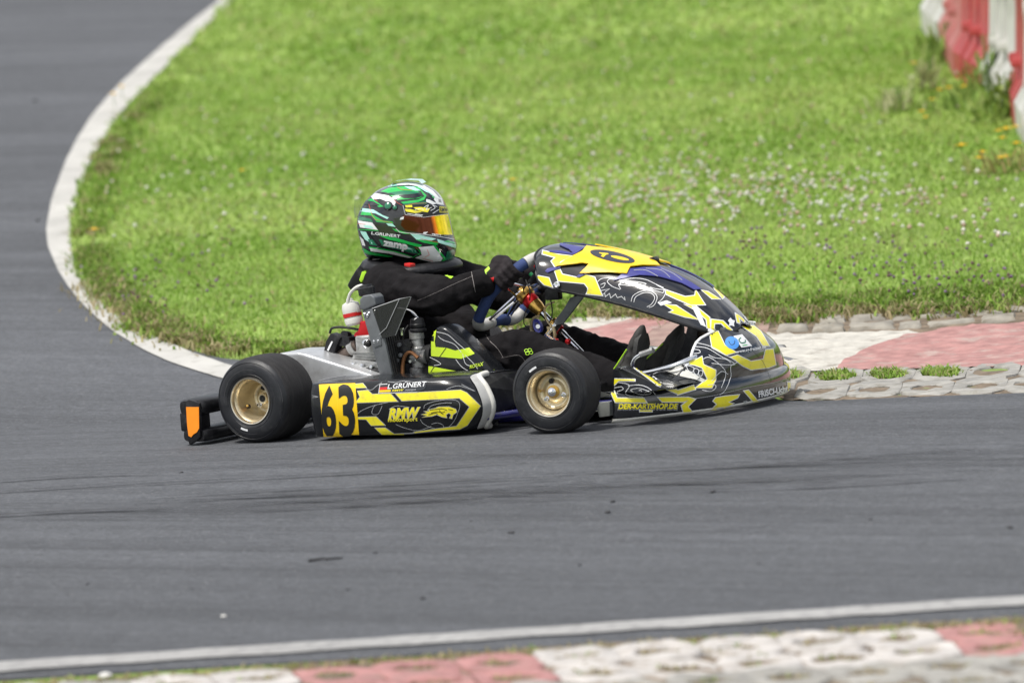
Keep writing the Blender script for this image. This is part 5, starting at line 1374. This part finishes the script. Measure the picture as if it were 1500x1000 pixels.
for i in range(-NL, NL+1):
    lam = i/NL*math.pi/2; k_ = math.cos(lam)**.62 if abs(i) < NL else .0; yy = math.copysign(.127*abs(math.sin(lam))**.9, lam)
    rows.append([HC+hfw*(p.x*k_*(1))+hup*(p.y*k_+.0)+hsd*yy*1.0 for p in prof2])
bm = bmesh.new(); grid(bm, rows, closed_u=True); bmesh.ops.remove_doubles(bm, verts=bm.verts, dist=1e-5)
hel = to_man(obj('helmet', bm, M_HEL, angle=0)); hel_bvh = bvh_of([hel])
def hpart(o): o.parent = hel; return o
sp = bmesh.new(); rows = []
for t_, q in (((544, 284.5), (524, 291)), ((536, 295), (524, 297)), ((529, 307), (523.5, 306)), ((526, 318), (523.5, 317))):
    pass
def hp3(px, py, s_): a, b = hl(px, py); return HC+hfw*a+hup*b+hsd*s_
rows = [[hp3(547, 283, s_), hp3(524.5, 291, s_*1.05), hp3(523.5, 305, s_*1.05), hp3(524.5, 318, s_)] for s_ in np.linspace(-.07, .07, 9)]
grid(sp, rows); hpart(obj('rear_spoiler', sp, M_HPOLY, angle=0))
sp = bmesh.new(); grid(sp, [[hp3(576, 269, s_), hp3(580, 265, s_*.95), hp3(598, 262.5, s_*.9), hp3(616, 263.5, s_*.9), hp3(621, 268, s_*.95)] for s_ in np.linspace(-.05, .05, 7)]); hpart(obj('top_vent', sp, M_HMINT, angle=50))
def hit_h(px, py):
    h = hel_bvh.ray_cast(CP, ray(px, py)); return h[0], h[1]
for (a, b), r0, m_, nm in (((568.8, 302), .0135, M_HDGREEN, 'visor_pivot'), ((579, 304.5), .0085, M_HDGREEN, 'visor_screw')):
    q, nn = hit_h(a, b); nn = nn if nn.dot(CF) < 0 else -nn
    hpart(lathe_obj(nm, [(r0*1.15, -.002), (r0*1.15, .003), (r0*.95, .006), (r0*.5, .0065), (.0005, .005)], q, nn, M_HEL, None, 24))
    hpart(lathe_obj(nm+'_cap', [(r0*.78, .0068), (r0*.6, .008), (.0005, .0085)], q, nn, m_, None, 20))
prism2 = lambda *a, **k: hpart(prism_px(*a, **k))

# ================================================================== PRINT ON THE BODYWORK
def zz(ox, oy, sc): return lambda *ps: [(ox+a/sc, oy+b/sc) for a, b in ps]
z4 = zz(440, 530, 5); z8 = zz(770, 340, 1500/330); z5 = zz(690, 340, 5); z7 = zz(870, 440, 5); z3 = zz(470, 380, 5); z2 = zz(480, 240, 6.25)
def sm(pts, n=4, closed=False): return smooth2(pts, n, closed)
def outline(ps, w): return lines(ps, w, True)
pod_bvh = bvh_of([podR])
py = [z4((420, 213), (495, 207), (527, 236), (662, 232), (712, 288), (405, 298), (438, 256)),
      z4((700, 232), (1174, 206), (1218, 226), (1318, 322), (1222, 462), (1168, 490), (1000, 500), (838, 518), (832, 512), (1000, 488), (1145, 470), (1165, 440), (1240, 328), (1165, 264), (745, 284)),
      z4((408, 404), (556, 400), (620, 462), (520, 464), (484, 420), (410, 417)),
      z4((548, 482), (622, 482), (688, 526), (838, 519), (828, 534), (612, 543)),
      z4((404, 163), (458, 158), (484, 188), (408, 190))]
decals('outline_print', py, pod_bvh, M_LINE, podR, .0007, w=1.6, closed=True)
decals('yellow_print', py, pod_bvh, M_YEL, podR, .0012)
ln = [sm(z4((480, 195), (520, 205), (560, 175), (600, 150))), sm(z4((410, 388), (450, 355), (520, 325), (590, 305), (640, 296))), sm(z4((600, 305), (545, 320), (525, 375), (570, 380), (600, 320))),
      sm(z4((650, 345), (700, 322), (760, 326), (800, 332))), sm(z4((905, 340), (920, 310), (1000, 285), (1090, 275), (1150, 285), (1168, 320), (1150, 380), (1120, 440), (1060, 500))),
      sm(z4((930, 360), (960, 320), (1050, 300), (1110, 300))), sm(z4((880, 420), (900, 450), (960, 480), (1040, 490), (1045, 460), (1000, 445), (960, 455))), sm(z4((700, 455), (760, 480), (860, 500), (960, 470))),
      sm(z4((640, 145), (700, 150), (760, 140), (830, 148), (900, 142), (960, 148), (1020, 145))), sm(z4((1070, 200), (1160, 175), (1280, 215), (1180, 165))), sm(z4((1175, 470), (1210, 420), (1235, 330), (1200, 290))),
      sm(z4((90, 245), (130, 255), (90, 260))), sm(z4((100, 310), (135, 335))), sm(z4((95, 375), (140, 380)))]
decal('contour_print', lines(ln, .55), pod_bvh, M_LINE, podR, .0009)
pl = [z4((137, 167), (268, 160), (404, 156), (432, 541), (296, 543), (278, 551), (172, 546))]
plate = decals('number_plate', pl, pod_bvh, M_YELPL, podR, .0016)[0]
dg6 = text_fit('6', (472.5, 635.6), (493.8, 635.2), 71, .035, 0, (-.045, -1)); dg3 = text_fit('3', (497.6, 635.2), (521.4, 635.0), 72, .035, 0, (-.035, -1))
decal('digit', dg6, pod_bvh, M_INK, plate, .0024); decal('digit', dg3, pod_bvh, M_INK, plate, .0024)
decal('plate_seam', lines([z4((270, 162), (283, 545))], .35), pod_bvh, M_YEL, plate, .0020)
fl = decal('name_panel', polys(z4((575, 228), (585, 165), (640, 160), (650, 200), (930, 150), (915, 195), (855, 222))), pod_bvh, M_HEL, podR, .0014)
decal('name_panel_outline', lines([z4((860, 222), (575, 228), (585, 166), (640, 162))], .8), pod_bvh, M_WHITE, fl, .0018)
decal('flag_red', polys(z4((584, 187), (640, 184), (636, 205), (582, 207))), pod_bvh, M_REDPL, fl, .0021)
decal('flag_gold', polys(z4((582, 207), (664, 203), (662, 219), (580, 222))), pod_bvh, M_YELPL, fl, .0021)
nt_ = text_fit('L.GRÜNERT', (568, 569.5), (625.5, 565.5), 8.2, .012, .25); decal('lettering', nt_, pod_bvh, M_WHITE, fl, .0023)
decal('lettering', text_fit('RMW', (575, 573.2), (592, 572.2), 2.6, .02, .2), pod_bvh, M_YEL, fl, .0024)
decal('lettering', text_fit('motorsport', (594, 572.2), (610, 571.4), 2.2, .02, .2), pod_bvh, M_LINE, fl, .0024)
decal('logo_outline', text_fit('RMW', (568.5, 613.2), (616.8, 611.2), 15.6, .09, .22), pod_bvh, M_LINE, podR, .0013)
decal('logo_lettering', text_fit('RMW', (569.6, 612.6), (615.8, 610.6), 14.8, .045, .22), pod_bvh, M_YEL, podR, .0020)
decal('logo_lettering', text_fit('motorsport', (568.8, 617.2), (612, 615.8), 5.0, .02, .0), pod_bvh, M_YEL, podR, .0020)
cat_ = [z4((884, 383), (930, 372), (905, 360), (945, 358), (935, 347), (985, 338), (1015, 326), (1090, 325), (1140, 343), (1148, 365), (1120, 385), (1112, 414), (1092, 408), (1104, 386), (1090, 372), (1070, 384), (1076, 408), (1040, 402), (1000, 384), (965, 396), (890, 404), (930, 390))]
decals('cat_emblem', cat_, pod_bvh, M_YEL, podR, .0020)
decal('cat_emblem_lines', lines([sm(z4((950, 350), (1000, 345), (1040, 340), (1075, 352))), sm(z4((960, 372), (1000, 362), (1040, 368), (1060, 360))), sm(z4((1020, 350), (1035, 372), (1050, 380))), z4((1085, 345), (1120, 350)), sm(z4((940, 385), (990, 372), (1010, 380)))], .9), pod_bvh, M_INK, podR, .0026)
decals('emblem_outline', cat_, pod_bvh, M_LINE, podR, .0023, w=.7, closed=True)

# ---- fairing
fy = [z5((528, 138), (640, 166), (738, 176), (655, 216), (640, 250), (618, 256), (590, 214), (620, 186), (524, 160)),
      z5((615, 284), (652, 276), (668, 310), (778, 334), (838, 312), (905, 332), (960, 462), (848, 450), (860, 410), (832, 374), (640, 356)),
      z5((474, 316), (570, 336), (596, 402), (540, 386), (500, 346)),
      z8((930, 386), (1062, 432), (1128, 424), (1132, 388), (1192, 482), (1100, 484), (1000, 442), (936, 412)),
      z8((920, 480), (1002, 490), (1150, 582), (1060, 562), (960, 532), (990, 522)),
      z8((1060, 482), (1130, 492), (1224, 570), (1228, 642), (1210, 636), (1204, 582), (1140, 522)),
      z8((1238, 582), (1312, 592), (1372, 652), (1350, 656), (1302, 606), (1256, 606), (1252, 646), (1234, 640)),
      z8((1172, 388), (1212, 398), (1292, 446), (1240, 442)), z8((1396, 545), (1412, 560), (1425, 605), (1408, 600))]
decals('white_print_and_sheen', fy, fair_bvh, M_WHITE, fair, .0008, w=2.7, closed=True)
decals('yellow_print', fy, fair_bvh, M_YEL, fair, .0014)
decal('white_print_and_sheen', polys(z8((1104, 492), (1150, 502), (1202, 632), (1165, 616)), z8((880, 470), (940, 455), (975, 470), (900, 490)), z8((1345, 590), (1362, 570), (1375, 585), (1392, 590), (1385, 610), (1388, 630), (1370, 622), (1350, 625), (1356, 605))), fair_bvh, M_WHITE, fair, .0016)
decal('beast_line_print', lines([sm(z8((625, 350), (660, 335), (710, 330), (760, 335), (802, 346), (760, 358), (690, 358), (650, 352)), 3, True)+[], ], .8, True)+lines([
    sm(z8((480, 330), (510, 310), (560, 308), (545, 330), (575, 360), (630, 382))), sm(z8((560, 315), (600, 310), (640, 330), (620, 350), (635, 380))), sm(z8((500, 350), (530, 340), (520, 365), (505, 372))),
    sm(z8((640, 318), (720, 308), (800, 318), (870, 350), (920, 372))), z8((828, 368), (862, 378), (922, 386), (915, 406), (850, 388), (828, 368)), sm(z8((704, 462), (716, 425), (760, 398), (820, 390), (862, 410), (876, 440), (856, 486), (822, 502))),
    sm(z8((722, 466), (735, 430), (790, 404), (840, 410), (860, 440), (838, 480), (808, 497))), z8((508, 422), (528, 405), (532, 430), (560, 408), (568, 438), (600, 412), (612, 436), (640, 428), (664, 452), (660, 430)),
    z8((500, 390), (560, 378), (530, 398)), sm(z8((870, 352), (930, 390), (915, 440), (880, 470))), sm(z8((690, 345), (705, 340), (712, 350), (695, 352)))], .8), fair_bvh, M_WHITE, fair, .0016)
bl = [z8((232, 80), (300, 92), (392, 112), (335, 150), (320, 150), (290, 120), (225, 92)), z8((155, 128), (240, 130), (330, 150), (322, 156), (160, 138)), z8((690, 250), (790, 240), (900, 238), (1000, 285), (1100, 340), (1168, 385), (1120, 388), (1040, 345), (940, 315), (880, 300), (760, 290), (640, 315), (585, 325), (620, 300)), z8((132, 262), (150, 245), (235, 228), (235, 240), (150, 272)), z8((340, 300), (360, 285), (400, 285), (360, 305))]
decals('blue_rib', bl, fair_bvh, M_BLUE, fair, .0018, 3., .003)
decal('rib_line', lines([sm(z8((720, 262), (800, 262), (880, 302))), sm(z8((800, 250), (900, 262), (960, 310))), sm(z8((900, 250), (980, 285), (1040, 328)))], .7), fair_bvh, M_LINE, fair, .0056)
np_ = [z8((405, 106), (440, 112), (560, 125), (700, 150), (800, 178), (840, 195), (870, 215), (892, 236), (780, 232), (700, 240), (690, 255), (676, 286), (560, 276), (366, 280), (400, 250), (426, 222), (380, 216), (300, 224), (208, 236), (270, 195), (345, 158), (380, 140))]
nplate = decal('front_number_plate', polys(*np_), fair_bvh, M_YELPL, fair, .0055, 3., False, .004)
n_bvh = bvh_of([nplate])
def ell(cx, cy, a, b, rot, n=28): return [(cx+a*math.cos(t)*math.cos(rot)-b*math.sin(t)*math.sin(rot), cy+a*math.cos(t)*math.sin(rot)+b*math.sin(t)*math.cos(rot)) for t in np.linspace(0, 2*math.pi, n+1)[:-1]]
E8 = lambda cx, cy, a, b: ell(770+cx/4.545, 340+cy/4.545, a/4.545, b/4.545, .21, 28)
dg_ = decal('digit', polys(E8(578, 163, 152, 33)), n_bvh, mat('faded_ink', (.03, .035, .05), .4), nplate, .0012, 3.)
decal('digit_bowl', polys(E8(628, 175, 62, 9.5)), n_bvh, M_YELPL, dg_, .0018, 2.)
decal('digit_gap', polys(z8((488, 138), (545, 143), (555, 149), (536, 153), (518, 170), (500, 162), (514, 150), (492, 144))), n_bvh, M_YELPL, dg_, .0018, 2.)
latch = prism_px('plate_latch', [(948, 388), (950, 378), (957, 376), (961, 380), (960, 388)], -.012, .012, M_BPLAST, fair, .003)
bk = [z8((200, 335), (260, 338), (345, 345), (400, 368), (412, 385), (398, 405), (330, 404), (230, 385))]
decals('bracket_recess', bk, fair_bvh, M_INK, fair, .0022)

# ---- nose
nb = bvh_of([nose, cone, wgR, wfR])
ny = [z7((848, 240), (908, 226), (958, 330), (1040, 380), (965, 400), (866, 346)), z7((1002, 415), (1050, 400), (1150, 446), (1240, 430), (1256, 362), (1310, 356), (1330, 470), (1280, 490), (1150, 506), (1090, 478)),
      z7((1082, 190), (1170, 187), (1220, 226), (1282, 332), (1236, 332), (1190, 262)), z7((690, 466), (790, 412), (800, 470), (890, 510), (890, 580), (862, 640), (742, 640), (832, 576), (792, 492), (740, 474))]
ny2 = [z7((120, 574), (300, 578), (300, 588), (182, 588), (137, 632), (170, 714), (365, 716), (385, 746), (158, 744), (121, 662)), z7((470, 710), (690, 708), (735, 718), (650, 742), (500, 742)), z7((640, 768), (695, 728), (742, 722), (686, 776), (722, 816), (655, 816)),
       z7((1098, 662), (1130, 656), (1246, 790), (1214, 796)), z7((890, 712), (960, 700), (1062, 690), (1050, 712), (980, 745), (1020, 752), (930, 800), (840, 815), (900, 760), (872, 735)), z7((335, 800), (425, 802), (425, 812), (335, 812)), z7((1416, 600), (1436, 600), (1438, 740), (1422, 745))]
ny3 = [z7((190, 420), (240, 412), (492, 604), (486, 628), (462, 618), (330, 520))]
ny4 = [z7((600, 662), (730, 622), (742, 650), (612, 690)), z7((540, 655), (600, 680), (640, 672), (600, 650))]
for nme, pp_, nose_ in (('yellow_print', ny, nose), ('yellow_print', ny2, nose), ('yellow_print', ny3, wgR), ('yellow_print', ny4, nose)):
    decals('white_print_and_sheen', pp_, nb, M_WHITE, nose_, .0008, w=2.2, closed=True)
    decals(nme, pp_, nb, M_YEL, nose_, .0014)
decal('stripe_print', lines([z7((215, 410), (485, 612))], 1.6), nb, M_INK, nose, .0020)
decal('silver_print', polys(z7((1088, 736), (1116, 730), (1188, 790), (1160, 800))), nb, M_LINE, nose, .0014)
decal('emblem_disc', polys(ell(870+1010/5, 440+312/5, 10.5, 9, .5)), nb, mat('sky_blue_vinyl', (.08, .30, .75), .35, coat=.3), nose, .0016)
decal('emblem_swirl', lines([sm(z7((985, 300), (1000, 325), (1025, 320), (1030, 295)))], .8), nb, M_HEL, nose, .0022)
sq = decal('emblem_square', polys(z7((1020, 262), (1084, 250), (1156, 334), (1078, 346))), nb, M_WHITE, nose, .0016)
decal('emblem_ring', lines([sm(z7((1075, 275), (1060, 290), (1075, 312), (1105, 308), (1105, 290)))], 1.5), nb, M_HDGREEN, sq, .0022)
decal('emblem_bar', lines([z7((1085, 332), (1120, 326))], 1.2), nb, M_HGREEN, sq, .0022)
decal('lettering', text_fit('www.cg-freizeit.de', (1078.5, 517.5), (1121, 510), 4.6, .015, .1, (-.1, -1)), nb, M_WHITE, nose, .0020)
decal('lettering', text_fit('FRISCI-Licht', (1111, 581.5), (1153.5, 572.5), 8.8, .04, 0, (-.12, -1)), nb, M_WHITE, nose, .0016)
decal('lettering', text_fit('Technische LS-Beleuchtung', (1113, 588.8), (1154, 580.5), 4.0, .02, 0, (-.12, -1)), nb, M_WHITE, nose, .0016)
decal('lettering_outline', text_fit('DER-KARTSHOP.DE', (904.8, 599.4), (993.5, 599.2), 9.2, .10, .2), nb, M_LINE, nose, .0016)
decal('lettering_shadow', text_fit('DER-KARTSHOP.DE', (905.4, 599.0), (993, 598.8), 8.6, .07, .2), nb, M_INK, nose, .0021)
decal('lettering', text_fit('DER-KARTSHOP.DE', (906, 598.4), (992.4, 598.2), 7.6, .03, .2), nb, M_YEL, nose, .0026)
decal('beast_line_print', lines([sm(z7((270, 658), (300, 645), (345, 645), (420, 676), (360, 690), (310, 680)), 3, True)], .7, True)+lines([sm(z7((180, 600), (240, 610), (260, 630), (230, 680), (270, 700), (360, 706))), sm(z7((150, 640), (200, 632), (215, 650), (170, 668))), sm(z7((250, 625), (330, 618), (400, 640), (450, 690))), sm(z7((330, 660), (345, 655), (348, 668))),
    sm(z7((750, 312), (830, 330), (900, 360), (965, 402), (1045, 448), (1000, 480), (1000, 560), (960, 655), (920, 690))), sm(z7((740, 340), (830, 352), (930, 410), (1010, 450), (1025, 470), (940, 470), (860, 460))), sm(z7((840, 400), (880, 420), (960, 430), (1000, 455))), sm(z7((800, 430), (850, 420), (950, 500), (960, 560), (930, 640))), sm(z7((830, 620), (880, 615), (890, 640), (850, 665), (790, 655)), 4),
    sm(z7((730, 360), (770, 365), (775, 385), (730, 390))), sm(z7((860, 590), (930, 520), (980, 540)))], .8), nb, M_WHITE, nose, .0016)
decal('white_scoop', polys(z7((500, 508), (640, 490), (812, 580), (800, 602), (740, 580), (600, 548))), nb, M_WPLAST, nose, .0020)
decal('slot_print', lines([sm(z7((680, 480), (730, 495), (720, 525), (690, 515)), 3, True), sm(z7((735, 500), (765, 510), (755, 545), (730, 530)), 3, True), sm(z7((770, 515), (795, 520), (785, 555), (765, 545)), 3, True)], .8, True), nb, M_WHITE, nose, .0024)
decal('nose_seam', lines([sm(z7((735, 718), (900, 690), (1150, 630), (1300, 605), (1412, 575)))], .6), nb, M_LINE, nose, .0012)
decal('crack_print', lines([z7((1150, 350), (1230, 440), (1290, 560), (1300, 600))], .35), nb, M_INK, nose, .0020)
wb = bvh_of([wgL])
decals('yellow_print', [z7((1238, 222), (1268, 214), (1330, 300), (1372, 400), (1352, 395), (1310, 320))], wb, M_YEL, wgL, .0014)
# ---- intake silencer cover
ab = bvh_of([airb])
al = [z3((792, 598), (830, 530), (848, 516), (836, 600), (842, 640), (920, 646), (985, 666), (1085, 646), (1126, 690), (1030, 726), (786, 704)), z3((770, 786), (800, 780), (1080, 832), (1102, 866), (766, 842)), z3((1150, 842), (1180, 834), (1268, 806), (1282, 826), (1180, 860))]
decals('lime_print', al, ab, M_LIME, airb, .0014)
decal('white_line_print', lines([sm(z3((850, 530), (930, 550), (1000, 610), (1060, 660))), sm(z3((860, 560), (900, 590), (980, 620), (1030, 680))), sm(z3((800, 715), (850, 740), (880, 765), (830, 775))), sm(z3((1040, 690), (1060, 760), (1100, 780))), sm(z3((990, 730), (1040, 790), (1130, 840), (1140, 870))), sm(z3((1060, 700), (1120, 760), (1150, 800)))], .8), ab, M_WHITE, airb, .0016)
decal('slash_print', lines([z3((920, 645), (870, 715)), z3((835, 780), (790, 850))], 1.0), ab, M_INK, airb, .0020)
decal('lettering', text_fit('ROTAX', (688.5, 539.5), (708, 535), 5.0, .03, .1), ab, M_LIME, airb, .0018)

# ---- suit
clv = []
for a in range(4):
    t = a*math.pi/2+.5; clv += lines([ell(774.5+4*math.cos(t), 515+2.6*math.sin(t), 2.8, 2.2, 0, 12)], .8, True)
decal('suit_emblem', clv, body_bvh, M_LIMEF, body, .002)
decal('stitching', lines([sm([(711, 490), (718, 500), (730, 511), (737, 523)]), sm([(690, 396), (693, 410), (696, 428)])], .6)+lines([sm([(612, 440), (640, 428), (670, 414), (692, 405)]), sm([(735, 524), (760, 520), (770, 530)])], .35), body_bvh, M_STITCH, body, .0016)
decal('lime_flash', polys([(652, 404), (656, 401), (664, 406), (660, 409)]), body_bvh, M_LIMEF, body, .003)
gb = bvh_of([gR])
decal('lime_print', polys([(706, 402), (712, 398), (714, 410), (706, 414)], [(708, 398), (716, 390), (718, 394), (711, 401)]), gb, M_LIMEF, gR, .0012, 2.)
decal('red_tab', polys([(718, 407), (724, 406), (723, 413), (717, 412)]), gb, M_REDPL, gR, .0014, 2.)
gb2 = bvh_of([gL])
decal('lime_print', polys([(741, 446), (745, 444), (747, 458), (743, 460)]), bvh_of([gL, body]), M_LIMEF, gL, .0014, 2.)

# ---- helmet
def hd(name, ps, m_, off=.001): return decals(name, ps, hel_bvh, m_, hel, off, 3.)
hd('green_print', [z2((470, 262), (560, 222), (700, 206), (765, 216), (840, 262), (872, 300), (830, 318), (760, 322), (640, 332), (620, 310), (560, 290)),
                   z2((770, 190), (830, 215), (905, 292), (882, 332), (830, 350), (700, 372), (670, 350), (830, 330), (885, 300), (850, 250)),
                   z2((318, 436), (380, 442), (446, 484), (510, 520), (592, 528), (604, 546), (450, 532), (400, 474), (300, 468)), z2((400, 318), (470, 362), (512, 392), (470, 398), (430, 368), (350, 335)),
                   z2((470, 655), (600, 668), (740, 712), (862, 742), (842, 765), (720, 732), (560, 694)), z2((380, 756), (480, 770), (640, 800), (800, 854), (740, 856), (600, 816), (380, 776)), z2((960, 748), (985, 746), (1086, 868), (1034, 922), (1018, 906), (1062, 866)),
                   z2((800, 690), (900, 700), (1012, 716), (1002, 746), (880, 722)), z2((780, 740), (840, 790), (862, 822), (770, 856), (840, 816)), z2((950, 300), (970, 290), (1020, 330), (1000, 340)), z2((282, 596), (460, 606), (470, 614), (286, 604))], M_HGREEN)
hd('dark_green_print', [z2((560, 265), (700, 248), (850, 262), (800, 290), (660, 300), (600, 292)), z2((1090, 800), (1174, 772), (1152, 850), (1104, 912), (1076, 880)), z2((470, 690), (620, 712), (790, 760), (830, 820), (780, 815), (500, 752)), z2((290, 480), (400, 505), (420, 535), (282, 515)), z2((690, 365), (860, 350), (900, 345), (910, 370), (700, 378)), z2((370, 690), (420, 690), (470, 750), (390, 740))], M_HDGREEN, .0013)
hd('mint_print_and_sheen', [z2((300, 405), (420, 420), (505, 470), (562, 492), (545, 506), (440, 455), (296, 436)), z2((300, 614), (352, 622), (384, 684), (424, 742), (345, 692), (312, 642)), z2((756, 640), (832, 646), (992, 686), (952, 702), (812, 692)), z2((1000, 688), (1172, 742), (1172, 772), (1012, 722)), z2((535, 545), (592, 546), (624, 578), (560, 568)), z2((540, 190), (640, 178), (720, 180), (660, 200), (560, 215)), z2((860, 205), (930, 245), (1000, 310), (985, 315), (900, 250), (840, 210)), z2((740, 765), (800, 790), (825, 820), (790, 812))], M_HMINT, .0012)
hd('mint_print_and_sheen', [z2((560, 213), (640, 184), (760, 172), (860, 192), (935, 240), (975, 285), (900, 262), (820, 212), (740, 192), (640, 200))], M_HMINT, .0015)  # mint crown patch paints the light reflected by the glossy shell
hd('white_print_and_sheen', [z2((395, 300), (440, 272), (560, 292), (625, 352), (610, 382), (540, 345), (480, 322), (420, 330)), z2((280, 520), (410, 538), (462, 606), (300, 582)), z2((390, 768), (600, 802), (780, 852), (740, 858), (560, 818), (396, 798)), z2((832, 762), (968, 750), (1050, 862), (1020, 912), (900, 884), (800, 858), (862, 832), (852, 792)), z2((900, 325), (930, 330), (1000, 365), (960, 375), (900, 350)), z2((980, 300), (1040, 320), (1060, 380), (1000, 370), (970, 330))], M_HWHITE, .0014)
hd('white_print_and_sheen', [z2((620, 182), (740, 169), (860, 189), (960, 250), (1030, 325), (990, 318), (930, 262), (850, 216), (740, 197), (640, 204)), z2((296, 660), (330, 690), (350, 750), (322, 745))], M_HWHITE, .0019)  # the crown patch is a painted highlight, the small rear one print
hd('mint_print_and_sheen', [z2((700, 210), (790, 214), (850, 250), (800, 250), (740, 232)), z2((330, 560), (400, 566), (425, 592), (345, 584)), z2((620, 735), (720, 752), (790, 785), (700, 775))], M_HMINT, .0019)
hd('green_print', [z2((300, 800), (330, 770), (380, 800), (600, 842), (560, 850), (380, 826)), z2((1100, 700), (1165, 720), (1168, 735), (1060, 712)), z2((590, 590), (700, 622), (760, 640), (700, 640), (620, 615))], M_HGREEN, .0019)
hd('black_print', [z2((640, 290), (740, 282), (860, 268), (880, 295), (800, 318), (700, 316)), z2((450, 252), (520, 262), (620, 285), (560, 290), (460, 270)), z2((352, 340), (420, 345), (480, 380), (430, 388), (330, 372)), z2((1010, 325), (1035, 330), (1038, 358), (1012, 350))], M_HEL, .0017)
decal('red_line_print', lines([z2((640, 220), (680, 240), (770, 245)), z2((380, 370), (410, 470), (440, 512), (590, 540)), z2((580, 310), (640, 360), (690, 385)), z2((420, 310), (460, 350)), z2((280, 545), (350, 555)), z2((910, 780), (930, 830), (890, 850)), z2((870, 862), (965, 888)), z2((850, 685), (1010, 720)), z2((500, 305), (570, 325), (600, 320)), z2((690, 385), (800, 365), (900, 362))], .45), hel_bvh, M_HRED, hel, .0022, 3.)
decal('black_line_print', lines([z2((370, 635), (470, 755), (620, 780), (780, 815), (830, 830)), z2((470, 660), (560, 700), (720, 738), (800, 760), (835, 800), (850, 825)), z2((500, 690), (520, 720))], 1.3), hel_bvh, M_HEL, hel, .0022, 3.)
decal('lettering', text_fit('L.GRUNERT', (544.5, 343), (586.5, 348.3), 4.2, .02, .1), hel_bvh, M_HWHITE, hel, .0024, 3.)
zt = text_fit('zamp', (561, 358.8), (597.5, 365.2), 7.2, .05, .1); decal('lettering', zt, hel_bvh, M_HWHITE, hel, .0026, 3.)
vis = decal('visor', polys(z2((640, 400), (690, 378), (900, 372), (1076, 386), (1102, 456), (1146, 664), (1000, 660), (870, 640), (700, 612), (640, 560), (600, 500))), hel_bvh, M_HEL, hel, .0014, 3., False, .0012, 'mirrored amber visor')
vb = bvh_of([vis])
decal('tint_and_reflection', polys(z2((690, 470), (720, 462), (880, 486), (1100, 458), (1142, 650), (1000, 648), (870, 636), (710, 606), (668, 560))), vb, M_VISOR, vis, .0006, 3.)
sun_ = decal('sun_strip', polys(z2((690, 382), (900, 376), (1076, 390), (1100, 456), (880, 484), (714, 462))), vb, M_INK, vis, .0010, 3.)
decal('yellow_print', polys(z2((708, 380), (772, 378), (776, 398), (716, 402)), z2((706, 412), (762, 416), (864, 442), (800, 452), (716, 436)), z2((784, 400), (850, 396), (934, 410), (914, 446), (832, 430))), vb, M_YEL, sun_, .0016, 3.)
decal('rmw_patch', polys(z2((1020, 392), (1086, 397), (1099, 450), (1020, 446))), vb, M_YEL, sun_, .0016, 2.)
decal('lettering', text_fit('RMW', (644, 310.5), (655, 311), 6.5, .03, 0, (0, -1)), vb, M_INK, sun_, .0022, 2.)
decal('white_print_and_sheen', lines([sm(z2((880, 400), (920, 380), (900, 420), (950, 400))), sm(z2((940, 430), (980, 405), (960, 380), (1000, 395))), sm(z2((800, 420), (850, 410), (880, 425))), z2((730, 455), (860, 478)), z2((960, 455), (1015, 420)), z2((800, 460), (870, 470))], .9), vb, M_HWHITE, sun_, .0016, 3.)
decal('visor_edge', lines([z2((690, 382), (712, 466), (880, 490), (1100, 460))], .5)+lines([z2((625, 590), (660, 625), (870, 645), (1000, 664), (1150, 694))], .7), hel_bvh, M_HWHITE, hel, .0038, 3.)
decal('lower_lettering', polys(z2((880, 625), (918, 622), (896, 642), (870, 640)))+text_fit('zamp', (632, 344.6), (645.5, 346.6), 2.8, .04, 0)+text_fit('race', (649.5, 347), (661, 348.5), 2.2, .04, 0), vb, M_HWHITE, vis, .0020, 2.)
decal('visor_tab', polys(z2((668, 492), (700, 482), (694, 508), (660, 512))), vb, M_HWHITE, vis, .0014, 2.)

# the far half of the symmetric bodywork carries the same print
for par in (fair, nose):
    for o in list(par.children):
        if par is nose and len(o.data.vertices) and max(v.co.y for v in o.data.vertices) > -.2: continue
        if o.name.split('.')[0] in ('yellow_print', 'white_print_and_sheen', 'blue_rib', 'beast_line_print', 'front_number_plate', 'rib_line'): twin([o], par, par is fair and o.name.split('.')[0] != 'beast_line_print')

for o in list(nose.children)+list(fair.children):
    if o.name.split('.')[0] == 'beast_line_print' and o.scale.y > 0: islands(o, .02)

for o in list(bpy.data.objects):
    if o.type == 'MESH' and o.scale.y > 0 and o.name.split('.')[0] in ('yellow_print', 'white_print_and_sheen', 'lime_print', 'white_line_print', 'contour_print', 'red_line_print', 'black_line_print', 'rib_line', 'stitching', 'cat_emblem_lines', 'slash_print', 'slot_print', 'visor_edge', 'suit_emblem'): islands(o, .02)
